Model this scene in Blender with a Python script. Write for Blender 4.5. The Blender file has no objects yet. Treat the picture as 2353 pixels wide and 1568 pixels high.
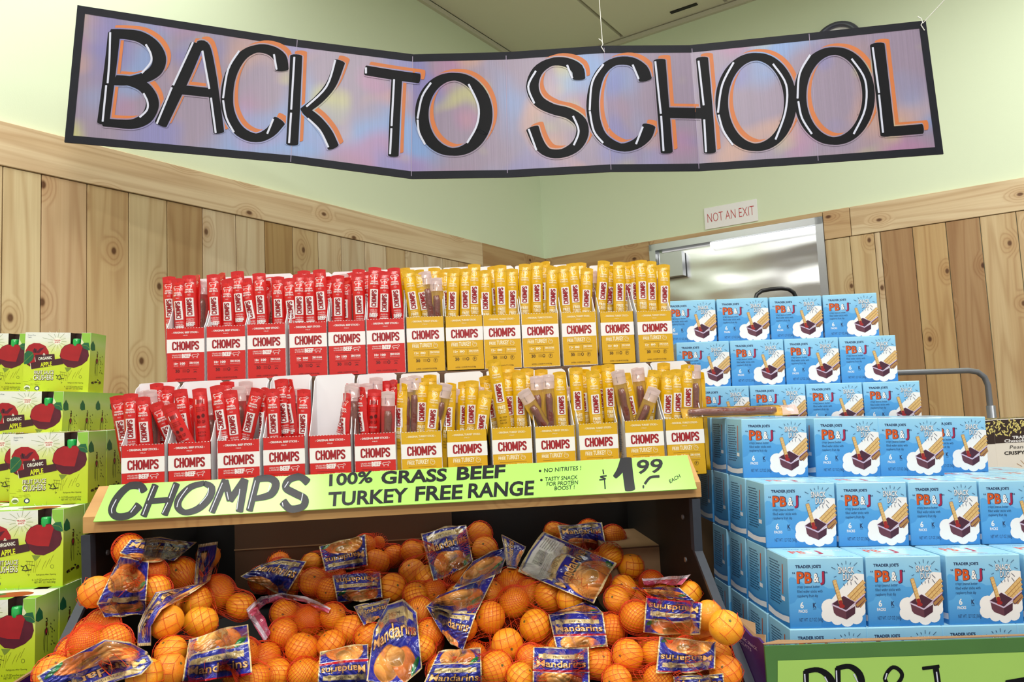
import bpy, math, random
import numpy as np
from mathutils import Matrix, Vector
random.seed(7); rng = np.random.default_rng(7)
SC = bpy.context.scene
COL = SC.collection

# ------------------------------------------------------------------ camera
CZ = 1.35                      # camera height above the floor
FPX, CX, CY = 1700.0, 1176.5, 784.0
_y, _p, _t = (math.radians(a) for a in (5.04, 4.9, 2.69))
CF = np.array([math.sin(_y)*math.cos(_p), math.cos(_y)*math.cos(_p), math.sin(_p)])
_r0 = np.array([math.cos(_y), -math.sin(_y), 0.0]); _u0 = np.cross(_r0, CF)
CR = math.cos(_t)*_r0 - math.sin(_t)*_u0
CU = math.sin(_t)*_r0 + math.cos(_t)*_u0
cam = bpy.data.cameras.new('camera'); camo = bpy.data.objects.new('camera', cam); COL.objects.link(camo)
cam.sensor_width = 36.0; cam.lens = 36.0*FPX/2353.0; cam.clip_start = 0.05; cam.clip_end = 60
camo.matrix_world = Matrix(((CR[0], CU[0], -CF[0], 0), (CR[1], CU[1], -CF[1], 0), (CR[2], CU[2], -CF[2], CZ), (0, 0, 0, 1)))
SC.camera = camo
SC.view_settings.view_transform = 'Standard'; SC.view_settings.look = 'None'
SC.view_settings.gamma = 1; SC.view_settings.use_curve_mapping = False
SC.view_settings.exposure = 0.0
SC.render.image_settings.color_mode = 'RGB'

# ------------------------------------------------------------------ world and lights
W = bpy.data.worlds.new('world'); SC.world = W; W.use_nodes = True
W.node_tree.nodes['Background'].inputs[0].default_value = (1.0, 0.98, 0.95, 1)
W.node_tree.nodes['Background'].inputs[1].default_value = 0.56
def area(name, x, y, sx, sy, power, rz=0, z=None, col=(1, 0.98, 0.94)):
    l = bpy.data.lights.new(name, 'AREA'); l.shape = 'RECTANGLE'; l.size = sx; l.size_y = sy; l.energy = power; l.color = col
    o = bpy.data.objects.new(name, l); COL.objects.link(o); o.location = (x, y, z if z else CZ+2.02); o.rotation_euler = (0, 0, rz)
    return o
area('ceiling_lamp', -0.95, 1.85, 0.6, 1.5, 20)
area('ceiling_lamp', 0.9, 0.9, 0.4, 1.5, 18)
area('ceiling_lamp', 0.1, -0.3, 0.45, 1.6, 52)
area('ceiling_lamp', -1.75, 0.5, 0.4, 1.5, 22)
area('ceiling_lamp', 2.3, 1.5, 0.4, 1.5, 36)
area('ceiling_lamp', 0.0, -2.4, 3.0, 0.6, 130)  # fill lamp added behind the camera to brighten the fronts

# ------------------------------------------------------------------ projection helpers (used to measure real positions)
def ray(x, y): return CF + (x-CX)/FPX*CR - (y-CY)/FPX*CU
CO = np.array([0, 0, CZ])
def P(x, y, Y): d = ray(x, y); return CO + d*(Y/d[1])                  # at world depth Y
def PX(x, y, X): d = ray(x, y); return CO + d*(X/d[0])
def PZ(x, y, zr): d = ray(x, y); return CO + d*(zr/d[2])               # on the level plane zr (relative to the eye)
def PD(x, y, D): return CO + ray(x, y)*D
def hit(x, y, p0, n): d = ray(x, y); return CO + d*(np.dot(np.array(p0)-CO, n)/np.dot(d, n))

# ------------------------------------------------------------------ materials
def lin(c):
    c = c/255.0
    return c/12.92 if c <= 0.04045 else ((c+0.055)/1.055)**2.4
def rgb(r, g, b): return (lin(r), lin(g), lin(b), 1.0)
MATS = {}
def nodes_of(m): return m.node_tree.nodes, m.node_tree.links
def M(name, col=(200, 200, 200), rough=0.5, metal=0.0, spec=0.5, coat=0.0, trans=0.0, alpha=1.0, emit=0.0, bump=0.0, bscale=60, var=0.0):
    if name in MATS: return MATS[name]
    m = bpy.data.materials.new(name); m.use_nodes = True; MATS[name] = m
    N, L = nodes_of(m); b = N['Principled BSDF']
    b.inputs['Base Color'].default_value = rgb(*col); b.inputs['Roughness'].default_value = rough
    b.inputs['Metallic'].default_value = metal; b.inputs['Specular IOR Level'].default_value = spec
    b.inputs['Coat Weight'].default_value = coat; b.inputs['Coat Roughness'].default_value = 0.12
    b.inputs['Alpha'].default_value = alpha
    if emit: b.inputs['Emission Color'].default_value = rgb(*col); b.inputs['Emission Strength'].default_value = emit
    if bump or var:
        tc = N.new('ShaderNodeTexCoord'); nz = N.new('ShaderNodeTexNoise'); nz.inputs['Scale'].default_value = bscale; nz.inputs['Detail'].default_value = 3
        L.new(tc.outputs['Object'], nz.inputs['Vector'])
        if bump:
            bp = N.new('ShaderNodeBump'); bp.inputs['Strength'].default_value = bump; bp.inputs['Distance'].default_value = 0.002
            L.new(nz.outputs['Fac'], bp.inputs['Height']); L.new(bp.outputs['Normal'], b.inputs['Normal'])
        if var:
            mx = N.new('ShaderNodeMix'); mx.data_type = 'RGBA'
            mx.inputs[6].default_value = tuple(v*(1-var) for v in rgb(*col)[:3])+(1,); mx.inputs[7].default_value = tuple(min(1, v*(1+var)) for v in rgb(*col)[:3])+(1,)
            L.new(nz.outputs['Fac'], mx.inputs[0]); L.new(mx.outputs[2], b.inputs['Base Color'])
    return m

def ramp(N, stops):
    r = N.new('ShaderNodeValToRGB'); e = r.color_ramp.elements
    while len(e) < len(stops): e.new(0.5)
    for i, (p, c) in enumerate(stops): e[i].position = p; e[i].color = c if len(c) == 4 else (*c, 1)
    return r
def math_node(N, L, op, a, b=None):
    n = N.new('ShaderNodeMath'); n.operation = op
    for i, v in enumerate((a, b)):
        if v is None: continue
        if isinstance(v, (int, float)): n.inputs[i].default_value = v
        else: L.new(v, n.inputs[i])
    return n.outputs[0]
def wood(name, rough=0.55, knots=True, contrast=1.0):
    """planed softwood; grain runs along local z, colour comes from the object colour"""
    m = bpy.data.materials.new(name); m.use_nodes = True; MATS[name] = m; N, L = nodes_of(m); b = N['Principled BSDF']
    tc = N.new('ShaderNodeTexCoord'); oi = N.new('ShaderNodeObjectInfo')
    ofs = N.new('ShaderNodeVectorMath'); ofs.operation = 'MULTIPLY_ADD'; L.new(oi.outputs['Random'], ofs.inputs[0]); ofs.inputs[1].default_value = (37, 11, 53); L.new(tc.outputs['Object'], ofs.inputs[2])
    vk = N.new('ShaderNodeTexVoronoi'); vk.voronoi_dimensions = '2D'; vk.inputs['Scale'].default_value = 3.1; vk.inputs['Randomness'].default_value = 0.95
    sx_ = N.new('ShaderNodeSeparateXYZ'); L.new(ofs.outputs[0], sx_.inputs[0]); cx_ = N.new('ShaderNodeCombineXYZ'); L.new(math_node(N, L, 'MULTIPLY', sx_.outputs[0], 1.5), cx_.inputs[0]); L.new(math_node(N, L, 'MULTIPLY', sx_.outputs[2], 0.95), cx_.inputs[1]); L.new(cx_.outputs[0], vk.inputs['Vector'])
    near = N.new('ShaderNodeMapRange'); near.inputs[1].default_value = 0.0; near.inputs[2].default_value = 0.22; near.inputs[3].default_value = 1; near.inputs[4].default_value = 0; near.interpolation_type = 'SMOOTHSTEP'
    L.new(vk.outputs['Distance'], near.inputs[0])
    mg = N.new('ShaderNodeMapping'); mg.inputs['Scale'].default_value = (5.0, 0.4, 0.3); L.new(ofs.outputs[0], mg.inputs['Vector'])
    n1 = N.new('ShaderNodeTexNoise'); n1.inputs['Scale'].default_value = 1.7; n1.inputs['Detail'].default_value = 1.5; L.new(mg.outputs[0], n1.inputs['Vector'])
    nn = math_node(N, L, 'MULTIPLY', near.outputs[0], 0.35); s = math_node(N, L, 'ADD', n1.outputs['Fac'], nn)
    s = math_node(N, L, 'MULTIPLY', s, 52.0); s = math_node(N, L, 'SINE', s); s = math_node(N, L, 'MULTIPLY_ADD', s, 0.5); s.node.inputs[2].default_value = 0.5
    s = math_node(N, L, 'POWER', s, 3.0)
    mf = N.new('ShaderNodeMapping'); mf.inputs['Scale'].default_value = (160, 40, 3.0); L.new(ofs.outputs[0], mf.inputs['Vector'])
    n2 = N.new('ShaderNodeTexNoise'); n2.inputs['Scale'].default_value = 1.0; n2.inputs['Detail'].default_value = 4; L.new(mf.outputs[0], n2.inputs['Vector'])
    mb = N.new('ShaderNodeMapping'); mb.inputs['Scale'].default_value = (14, 4, 0.8); L.new(ofs.outputs[0], mb.inputs['Vector'])
    n3 = N.new('ShaderNodeTexNoise'); n3.inputs['Scale'].default_value = 1.0; n3.inputs['Detail'].default_value = 2; L.new(mb.outputs[0], n3.inputs['Vector'])
    def mul(colr, fac, dark):
        mx = N.new('ShaderNodeMix'); mx.data_type = 'RGBA'; mx.blend_type = 'MULTIPLY'; L.new(fac, mx.inputs[0]); L.new(colr, mx.inputs[6]); mx.inputs[7].default_value = (*dark, 1); return mx.outputs[2]
    c = oi.outputs['Color']
    c = mul(c, math_node(N, L, 'MULTIPLY', s, 0.4*contrast), (0.62, 0.46, 0.34))
    f3 = ramp(N, [(0.35, (0, 0, 0)), (0.7, (1, 1, 1))]); L.new(n3.outputs['Fac'], f3.inputs[0]); c = mul(c, math_node(N, L, 'MULTIPLY', f3.outputs[0], 0.55*contrast), (0.80, 0.67, 0.55))
    f2 = ramp(N, [(0.4, (0, 0, 0)), (0.65, (1, 1, 1))]); L.new(n2.outputs['Fac'], f2.inputs[0]); c = mul(c, math_node(N, L, 'MULTIPLY', f2.outputs[0], 0.25*contrast), (0.75, 0.65, 0.55))
    if knots:
        mm = N.new('ShaderNodeMapping'); mm.inputs['Scale'].default_value = (1.6, 0.02, 0.8); 
        kf = N.new('ShaderNodeMapRange'); kf.inputs[1].default_value = 0.02; kf.inputs[2].default_value = 0.05; kf.inputs[3].default_value = 1; kf.inputs[4].default_value = 0; kf.interpolation_type = 'SMOOTHSTEP'; L.new(vk.outputs['Distance'], kf.inputs[0])
        c = mul(c, math_node(N, L, 'MULTIPLY', kf.outputs[0], 0.95), (0.22, 0.13, 0.08))
        hf = N.new('ShaderNodeMapRange'); hf.inputs[1].default_value = 0.05; hf.inputs[2].default_value = 0.22; hf.inputs[3].default_value = 1; hf.inputs[4].default_value = 0; L.new(vk.outputs['Distance'], hf.inputs[0])
        c = mul(c, math_node(N, L, 'MULTIPLY', hf.outputs[0], 0.4), (0.7, 0.5, 0.35))
    L.new(c, b.inputs['Base Color']); b.inputs['Roughness'].default_value = rough; b.inputs['Specular IOR Level'].default_value = 0.35
    bp = N.new('ShaderNodeBump'); bp.inputs['Strength'].default_value = 0.15; bp.inputs['Distance'].default_value = 0.001; L.new(n2.outputs['Fac'], bp.inputs['Height']); L.new(bp.outputs[0], b.inputs['Normal'])
    return m
def grad(name, stops, lo, hi, axis=2, rough=0.4, coat=0.2, noise=0.06, nscale=30, diag=0.0):
    """printed colour that changes along a local axis"""
    m = bpy.data.materials.new(name); m.use_nodes = True; MATS[name] = m; N, L = nodes_of(m); b = N['Principled BSDF']
    tc = N.new('ShaderNodeTexCoord'); sp = N.new('ShaderNodeSeparateXYZ'); L.new(tc.outputs['Object'], sp.inputs[0])
    mr = N.new('ShaderNodeMapRange'); mr.inputs[1].default_value = lo; mr.inputs[2].default_value = hi; dg_ = math_node(N, L, 'MULTIPLY', sp.outputs[0], diag); L.new(math_node(N, L, 'ADD', sp.outputs[axis], dg_), mr.inputs[0])
    nz = N.new('ShaderNodeTexNoise'); nz.inputs['Scale'].default_value = nscale; nz.inputs['Detail'].default_value = 4; L.new(tc.outputs['Object'], nz.inputs['Vector'])
    k = math_node(N, L, 'MULTIPLY_ADD', nz.outputs['Fac'], noise*2); k.node.inputs[2].default_value = -noise
    f = math_node(N, L, 'ADD', mr.outputs[0], k); r = ramp(N, stops); L.new(f, r.inputs[0]); L.new(r.outputs[0], b.inputs['Base Color'])
    b.inputs['Roughness'].default_value = rough; b.inputs['Coat Weight'].default_value = coat; b.inputs['Coat Roughness'].default_value = 0.2
    return m

def wall_mat():
    return M('green_wall_paint', (222, 236, 206), 0.75, bump=0.08, bscale=250)
M('white_card', (226, 226, 228), 0.5); M('red_print', (196, 28, 22), 0.38, coat=0.15); M('dark_red_ink', (150, 20, 28), 0.4)
M('yellow_print', (208, 162, 2), 0.38, coat=0.15); M('white_ink', (232, 230, 228), 0.45); M('cream_ink', (236, 226, 190), 0.45); M('pale_red_ink', (226, 120, 110), 0.45)
M('black_ink', (28, 24, 22), 0.45); M('maroon_ink', (92, 18, 18), 0.45); M('brown_ink', (90, 64, 8), 0.45); M('navy_ink', (26, 44, 84), 0.4)
M('red_film', (202, 26, 24), 0.28, coat=0.5, bump=0.5, bscale=70); M('yellow_film', (216, 168, 4), 0.3, coat=0.5, bump=0.5, bscale=70)
M('meat', (104, 38, 18), 0.3, coat=0.7, bump=0.9, bscale=160, var=0.35)
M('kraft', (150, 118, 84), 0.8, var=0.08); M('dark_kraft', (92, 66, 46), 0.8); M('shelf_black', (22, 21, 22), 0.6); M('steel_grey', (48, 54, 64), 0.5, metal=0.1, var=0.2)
M('purple_card', (66, 22, 96), 0.45, coat=0.2); M('orange_ink', (204, 82, 18), 0.4); M('crimson_ink', (160, 28, 66), 0.4)
M('tan_ink', (214, 176, 112), 0.5); M('tan_dark_ink', (166, 120, 66), 0.5); M('jam_ink', (70, 32, 50), 0.3); M('jam_side_ink', (96, 52, 66), 0.35); M('jam_red_ink', (150, 28, 30), 0.35)
M('lilac_ink', (196, 176, 200), 0.4); M('grey_text', (70, 96, 124), 0.45)
M('apple_red', (158, 28, 34), 0.4, var=0.25, bscale=50); M('apple_dark', (84, 24, 40), 0.4, var=0.35, bscale=60); M('leaf_green', (34, 98, 62), 0.4, var=0.35, bscale=60); M('band_brown', (66, 32, 38), 0.4)
M('lime_ink', (208, 220, 40), 0.4); M('cap_green', (24, 168, 74), 0.2, coat=0.6); M('stem_green', (120, 140, 50), 0.4); M('ray_white', (236, 238, 222), 0.45)
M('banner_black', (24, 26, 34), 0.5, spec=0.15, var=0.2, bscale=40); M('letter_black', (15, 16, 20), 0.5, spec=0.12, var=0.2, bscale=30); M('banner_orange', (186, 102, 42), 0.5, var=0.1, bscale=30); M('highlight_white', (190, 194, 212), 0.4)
M('fold_mauve', (150, 136, 164), 0.4); M('string_white', (230, 230, 225), 0.5); M('net_red', (224, 66, 22), 0.42)
M('steel_frame', (178, 182, 186), 0.3, metal=0.8); M('black_rubber', (26, 26, 28), 0.35); M('pipe_grey', (128, 132, 138), 0.35, metal=0.5)
M('white_sign', (240, 240, 242), 0.35); M('sign_red_ink', (190, 40, 46), 0.4); M('clock_rim', (92, 96, 112), 0.3, metal=0.5)
M('ceiling_white', (226, 224, 204), 0.8, bump=0.2, bscale=300, var=0.03); M('ceiling_grid', (206, 204, 184), 0.6)
M('floor_tile', (150, 140, 128), 0.4, var=0.1, bscale=3); M('lamp_tube', (255, 255, 252), 0.3, emit=1.6)  # last one glows to imitate light reflected at the steel door
M('rice_white', (232, 226, 214), 0.45); M('rice_brown', (52, 36, 30), 0.4); M('rice_grain', (216, 202, 118), 0.45); M('tape_white', (236, 236, 236), 0.4)

# lime laminated sign card, banner board, snack box blues, apple box greens
M('lime_card', (158, 222, 98), 0.3, coat=0.45); MATS['lime_card'].node_tree.nodes['Principled BSDF'].inputs['Coat Roughness'].default_value = 0.13
M('marker_black', (24, 26, 32), 0.4, spec=0.25, coat=0.12); MATS['marker_black'].node_tree.nodes['Principled BSDF'].inputs['Coat Roughness'].default_value = 0.13
M('green_card', (152, 194, 92), 0.4, coat=0.3, var=0.05, bscale=8); M('green_border', (66, 112, 54), 0.45, var=0.15, bscale=12)
def banner_mat():
    m = bpy.data.materials.new('airbrushed_board'); m.use_nodes = True; MATS['airbrushed_board'] = m; N, L = nodes_of(m); b = N['Principled BSDF']
    tc = N.new('ShaderNodeTexCoord')
    def cloud(scale, seed, lo, hi):
        mp = N.new('ShaderNodeMapping'); mp.inputs['Location'].default_value = (seed, seed*1.7, seed*0.3); mp.inputs['Scale'].default_value = (1, 1, 1.1); L.new(tc.outputs['Object'], mp.inputs[0])
        nz = N.new('ShaderNodeTexNoise'); nz.inputs['Scale'].default_value = scale; nz.inputs['Detail'].default_value = 0.6; L.new(mp.outputs[0], nz.inputs['Vector'])
        mr = N.new('ShaderNodeMapRange'); mr.interpolation_type = 'SMOOTHSTEP'; mr.inputs[1].default_value = lo; mr.inputs[2].default_value = hi; L.new(nz.outputs['Fac'], mr.inputs[0]); return mr.outputs[0]
    col = None
    for seed, sc, lo, hi, c, w in ((3.1, 4.5, 0.5, 0.72, (92, 138, 200), 0.9), (8.7, 5, 0.52, 0.72, (158, 92, 142), 0.75), (14.2, 6, 0.55, 0.75, (186, 136, 106), 0.75), (21.9, 7, 0.6, 0.78, (172, 170, 92), 0.9), (30.3, 5.5, 0.56, 0.74, (96, 98, 170), 0.8)):
        mx = N.new('ShaderNodeMix'); mx.data_type = 'RGBA'; L.new(math_node(N, L, 'MULTIPLY', cloud(sc, seed, lo, hi), w), mx.inputs[0])
        if col is None: mx.inputs[6].default_value = rgb(126, 108, 136)
        else: L.new(col, mx.inputs[6])
        mx.inputs[7].default_value = rgb(*c); col = mx.outputs[2]
    fl = N.new('ShaderNodeMapping'); fl.inputs['Scale'].default_value = (300, 300, 1.5); L.new(tc.outputs['Object'], fl.inputs[0])
    nf = N.new('ShaderNodeTexNoise'); nf.inputs['Scale'].default_value = 1; nf.inputs['Detail'].default_value = 2; L.new(fl.outputs[0], nf.inputs['Vector'])
    mx = N.new('ShaderNodeMix'); mx.data_type = 'RGBA'; mx.blend_type = 'MULTIPLY'; mx.inputs[0].default_value = 0.35; L.new(col, mx.inputs[6]); L.new(nf.outputs['Fac'], mx.inputs[7])
    g = N.new('ShaderNodeBrightContrast'); g.inputs[1].default_value = 0.04; L.new(mx.outputs[2], g.inputs[0]); L.new(g.outputs[0], b.inputs['Base Color'])
    bp = N.new('ShaderNodeBump'); bp.inputs['Strength'].default_value = 0.25; bp.inputs['Distance'].default_value = 0.001; L.new(nf.outputs['Fac'], bp.inputs['Height']); L.new(bp.outputs[0], b.inputs['Normal'])
    b.inputs['Roughness'].default_value = 0.4; b.inputs['Coat Weight'].default_value = 0.25; b.inputs['Coat Roughness'].default_value = 0.3
banner_mat()
SBH = 0.114
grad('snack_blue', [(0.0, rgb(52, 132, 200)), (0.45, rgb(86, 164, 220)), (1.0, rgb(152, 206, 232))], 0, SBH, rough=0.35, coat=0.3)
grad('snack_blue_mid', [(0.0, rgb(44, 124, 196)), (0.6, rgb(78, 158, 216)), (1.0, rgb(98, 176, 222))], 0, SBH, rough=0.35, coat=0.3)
M('snack_top_blue', (160, 212, 236), 0.35, coat=0.3, var=0.06); M('snack_band', (220, 226, 236), 0.45, var=0.05)
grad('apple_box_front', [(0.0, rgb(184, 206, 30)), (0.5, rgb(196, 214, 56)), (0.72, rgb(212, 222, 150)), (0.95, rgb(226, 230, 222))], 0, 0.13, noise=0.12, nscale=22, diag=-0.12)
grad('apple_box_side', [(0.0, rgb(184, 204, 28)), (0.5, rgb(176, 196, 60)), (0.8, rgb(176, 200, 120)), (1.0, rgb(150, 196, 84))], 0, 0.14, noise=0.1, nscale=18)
M('fresh_green', (138, 190, 70), 0.4, var=0.15, bscale=40)
wood('cedar'); wood('shelf_pine', rough=0.4, knots=False, contrast=0.8)
def brushed():
    m = M('brushed_steel', (196, 198, 200), 0.26, metal=1.0); N, L = nodes_of(m); b = N['Principled BSDF']
    tc = N.new('ShaderNodeTexCoord'); mp = N.new('ShaderNodeMapping'); mp.inputs['Scale'].default_value = (1.1, 1, 2.6); L.new(tc.outputs['Object'], mp.inputs[0])
    nz = N.new('ShaderNodeTexNoise'); nz.inputs['Scale'].default_value = 2.0; nz.inputs['Detail'].default_value = 1; L.new(mp.outputs[0], nz.inputs['Vector'])
    bp = N.new('ShaderNodeBump'); bp.inputs['Strength'].default_value = 0.6; bp.inputs['Distance'].default_value = 0.06; L.new(nz.outputs['Fac'], bp.inputs['Height']); L.new(bp.outputs[0], b.inputs['Normal'])
brushed()
def clear_mat(name, tint, dens):
    m = bpy.data.materials.new(name); m.use_nodes = True; MATS[name] = m; N, L = nodes_of(m); b = N['Principled BSDF']
    b.inputs['Base Color'].default_value = rgb(*tint); b.inputs['Roughness'].default_value = 0.15; b.inputs['Alpha'].default_value = dens; b.inputs['Coat Weight'].default_value = 1.0
clear_mat('clear_film', (240, 232, 226), 0.06); clear_mat('milky_film', (232, 208, 206), 0.55)
def peel():
    m = bpy.data.materials.new('mandarin_peel'); m.use_nodes = True; MATS['mandarin_peel'] = m; N, L = nodes_of(m); b = N['Principled BSDF']
    tc = N.new('ShaderNodeTexCoord'); oi = N.new('ShaderNodeObjectInfo')
    nz = N.new('ShaderNodeTexNoise'); nz.inputs['Scale'].default_value = 22; L.new(tc.outputs['Object'], nz.inputs['Vector'])
    r = ramp(N, [(0.3, rgb(250, 132, 8)), (0.7, rgb(255, 178, 36))]); L.new(nz.outputs['Fac'], r.inputs[0])
    hs = N.new('ShaderNodeHueSaturation'); v = math_node(N, L, 'MULTIPLY_ADD', oi.outputs['Random'], 0.016); v.node.inputs[2].default_value = 0.492; L.new(v, hs.inputs['Hue']); L.new(r.outputs[0], hs.inputs['Color']); L.new(hs.outputs[0], b.inputs['Base Color'])
    vo = N.new('ShaderNodeTexVoronoi'); vo.inputs['Scale'].default_value = 420; L.new(tc.outputs['Object'], vo.inputs['Vector'])
    bp = N.new('ShaderNodeBump'); bp.inputs['Strength'].default_value = 0.35; bp.inputs['Distance'].default_value = 0.0006; L.new(vo.outputs['Distance'], bp.inputs['Height']); L.new(bp.outputs[0], b.inputs['Normal'])
    b.inputs['Roughness'].default_value = 0.38; b.inputs['Coat Weight'].default_value = 0.15
peel(); M('calyx_green', (96, 92, 44), 0.7)
def film_mat():
    m = bpy.data.materials.new('printed_film'); m.use_nodes = True; MATS['printed_film'] = m; N, L = nodes_of(m); b = N['Principled BSDF']
    a = N.new('ShaderNodeAttribute'); a.attribute_name = 'ink'; L.new(a.outputs['Color'], b.inputs['Base Color'])
    tc = N.new('ShaderNodeTexCoord'); nz = N.new('ShaderNodeTexNoise'); nz.inputs['Scale'].default_value = 38; nz.inputs['Detail'].default_value = 2; nz.inputs['Distortion'].default_value = 1.2; L.new(tc.outputs['Object'], nz.inputs['Vector'])
    bp = N.new('ShaderNodeBump'); bp.inputs['Strength'].default_value = 0.7; bp.inputs['Distance'].default_value = 0.006; L.new(nz.outputs['Fac'], bp.inputs['Height']); L.new(bp.outputs[0], b.inputs['Normal'])
    b.inputs['Roughness'].default_value = 0.16; b.inputs['Coat Weight'].default_value = 1.0; b.inputs['Coat Roughness'].default_value = 0.05; b.inputs['Specular IOR Level'].default_value = 0.6
film_mat()

# ------------------------------------------------------------------ object helpers
def mesh_obj(name, verts, faces, mats, idx=None, parent=None, smooth=False, link=True):
    me = bpy.data.meshes.new(name); me.from_pydata([tuple(map(float, v)) for v in verts], [], faces)
    for m in (mats if isinstance(mats, (list, tuple)) else [mats]): me.materials.append(MATS[m] if isinstance(m, str) else m)
    if idx is not None: me.polygons.foreach_set('material_index', idx)
    if smooth: me.polygons.foreach_set('use_smooth', [True]*len(me.polygons))
    me.update()
    o = bpy.data.objects.new(name, me)
    if link: COL.objects.link(o)
    if parent: o.parent = parent
    return o
def inst(name, me, parent=None, mat=None):
    o = bpy.data.objects.new(name, me); COL.objects.link(o)
    if parent: o.parent = parent
    if mat is not None: o.matrix_world = mat
    return o
def empty(name, loc=(0, 0, 0)):
    o = bpy.data.objects.new(name, None); COL.objects.link(o); o.location = loc; o.empty_display_size = 0.05; return o
def tag(o, label=None, cat=None, group=None, kind=None):
    if label: o['label'] = label
    if cat: o['category'] = cat
    if group: o['group'] = group
    if kind: o['kind'] = kind
    return o
def copy_tree(o, parent=None):
    c = o.copy(); COL.objects.link(c); c.parent = parent
    for ch in [k for k in ALLCH.get(o.name, [])]: copy_tree(ch, c)
    return c
ALLCH = {}
def reg(o):
    ALLCH[o.name] = list(o.children)
    for c in o.children: reg(c)
class MB:
    def __init__(s): s.v = []; s.f = []; s.i = []; s.m = []
    def mi(s, m):
        if m not in s.m: s.m.append(m)
        return s.m.index(m)
    def face(s, pts, m): n = len(s.v); s.v += [tuple(p) for p in pts]; s.f.append(tuple(range(n, n+len(pts)))); s.i.append(s.mi(m))
    def box(s, a, b, m, c=0.0):
        """box with chamfered vertical + horizontal edges when c > 0"""
        x0, y0, z0 = a; x1, y1, z1 = b
        if c <= 0:
            V = [(x, y, z) for x in (x0, x1) for y in (y0, y1) for z in (z0, z1)]; n = len(s.v); s.v += V
            for q in ((0, 1, 3, 2), (4, 6, 7, 5), (0, 4, 5, 1), (2, 3, 7, 6), (0, 2, 6, 4), (1, 5, 7, 3)): s.f.append(tuple(n+k for k in q)); s.i.append(s.mi(m))
            return
        n = len(s.v); V = {}
        for ix in (0, 1):
            for iy in (0, 1):
                for iz in (0, 1):
                    for ax in range(3):
                        p = [(x0, x1)[ix], (y0, y1)[iy], (z0, z1)[iz]]
                        for k, q in enumerate((ix, iy, iz)):
                            if k != ax: p[k] += c if q == 0 else -c
                        V[(ix, iy, iz, ax)] = len(s.v); s.v.append(tuple(p))
        def F(*k): s.f.append(tuple(V[q] for q in k)); s.i.append(s.mi(m))
        F((0,0,0,0),(0,0,1,0),(0,1,1,0),(0,1,0,0)); F((1,0,0,0),(1,1,0,0),(1,1,1,0),(1,0,1,0))
        F((0,0,0,1),(1,0,0,1),(1,0,1,1),(0,0,1,1)); F((0,1,0,1),(0,1,1,1),(1,1,1,1),(1,1,0,1))
        F((0,0,0,2),(0,1,0,2),(1,1,0,2),(1,0,0,2)); F((0,0,1,2),(1,0,1,2),(1,1,1,2),(0,1,1,2))
        for a_, b_ in ((0, 0), (0, 1), (1, 0), (1, 1)):
            F((a_,b_,0,0),(a_,b_,1,0),(a_,b_,1,1),(a_,b_,0,1)); F((a_,0,b_,0),(a_,1,b_,0),(a_,1,b_,2),(a_,0,b_,2)); F((0,a_,b_,1),(1,a_,b_,1),(1,a_,b_,2),(0,a_,b_,2))
            for e in (0, 1): F((a_,b_,e,0),(a_,b_,e,1),(a_,b_,e,2))
    def tube(s, pts, r, m, n=10, cap=True, rads=None):
        pts = [Vector(p) for p in pts]; base = len(s.v); up = None
        for i, p in enumerate(pts):
            d = (pts[min(i+1, len(pts)-1)]-pts[max(i-1, 0)]).normalized()
            if up is None: up = d.orthogonal().normalized()
            up = (up - d*up.dot(d)).normalized(); sd = d.cross(up); rr = rads[i] if rads else r
            for k in range(n): a = 2*math.pi*k/n; s.v.append(tuple(p+up*math.cos(a)*rr+sd*math.sin(a)*rr))
        for i in range(len(pts)-1):
            for k in range(n): s.f.append((base+i*n+k, base+i*n+(k+1) % n, base+(i+1)*n+(k+1) % n, base+(i+1)*n+k)); s.i.append(s.mi(m))
        if cap:
            s.f.append(tuple(base+k for k in range(n))); s.i.append(s.mi(m)); s.f.append(tuple(base+(len(pts)-1)*n+k for k in range(n))); s.i.append(s.mi(m))
    def prism(s, poly, d, m):
        """poly: 3d points, d: extrusion vector"""
        n = len(s.v); k = len(poly); s.v += [tuple(p) for p in poly]+[tuple(np.array(p)+np.array(d)) for p in poly]
        s.f.append(tuple(range(n, n+k))); s.i.append(s.mi(m)); s.f.append(tuple(range(n+2*k-1, n+k-1, -1))); s.i.append(s.mi(m))
        for a in range(k): b = (a+1) % k; s.f.append((n+a, n+b, n+k+b, n+k+a)); s.i.append(s.mi(m))
    def build(s, name, parent=None, smooth=False, link=True): return mesh_obj(name, s.v, s.f, s.m, s.i, parent, smooth, link)
def fix_normals(o):
    import bmesh
    bm = bmesh.new(); bm.from_mesh(o.data); bmesh.ops.recalc_face_normals(bm, faces=bm.faces); bm.to_mesh(o.data); bm.free()

# ------------------------------------------------------------------ flat print: text, strokes, polygons
_txt = {}
def text_geo(s, bold=0.0, res=2):
    k = (s, round(bold, 4), res)
    if k in _txt: return _txt[k]
    c = bpy.data.curves.new('t', 'FONT'); c.body = s; c.size = 1.0; c.offset = bold; c.resolution_u = res; c.fill_mode = 'FRONT'
    o = bpy.data.objects.new('t', c); COL.objects.link(o); dg = bpy.context.evaluated_depsgraph_get(); dg.update()
    me = bpy.data.meshes.new_from_object(o.evaluated_get(dg)); v = np.array([tuple(p.co)[:2] for p in me.vertices]) if len(me.vertices) else np.zeros((0, 2)); f = [tuple(p.vertices) for p in me.polygons]
    bpy.data.objects.remove(o); bpy.data.curves.remove(c); bpy.data.meshes.remove(me)
    if len(v): v[:, 0] -= v[:, 0].min()
    _txt[k] = (v, f); return v, f
CAPH = text_geo('H')[0][:, 1].max()
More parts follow.
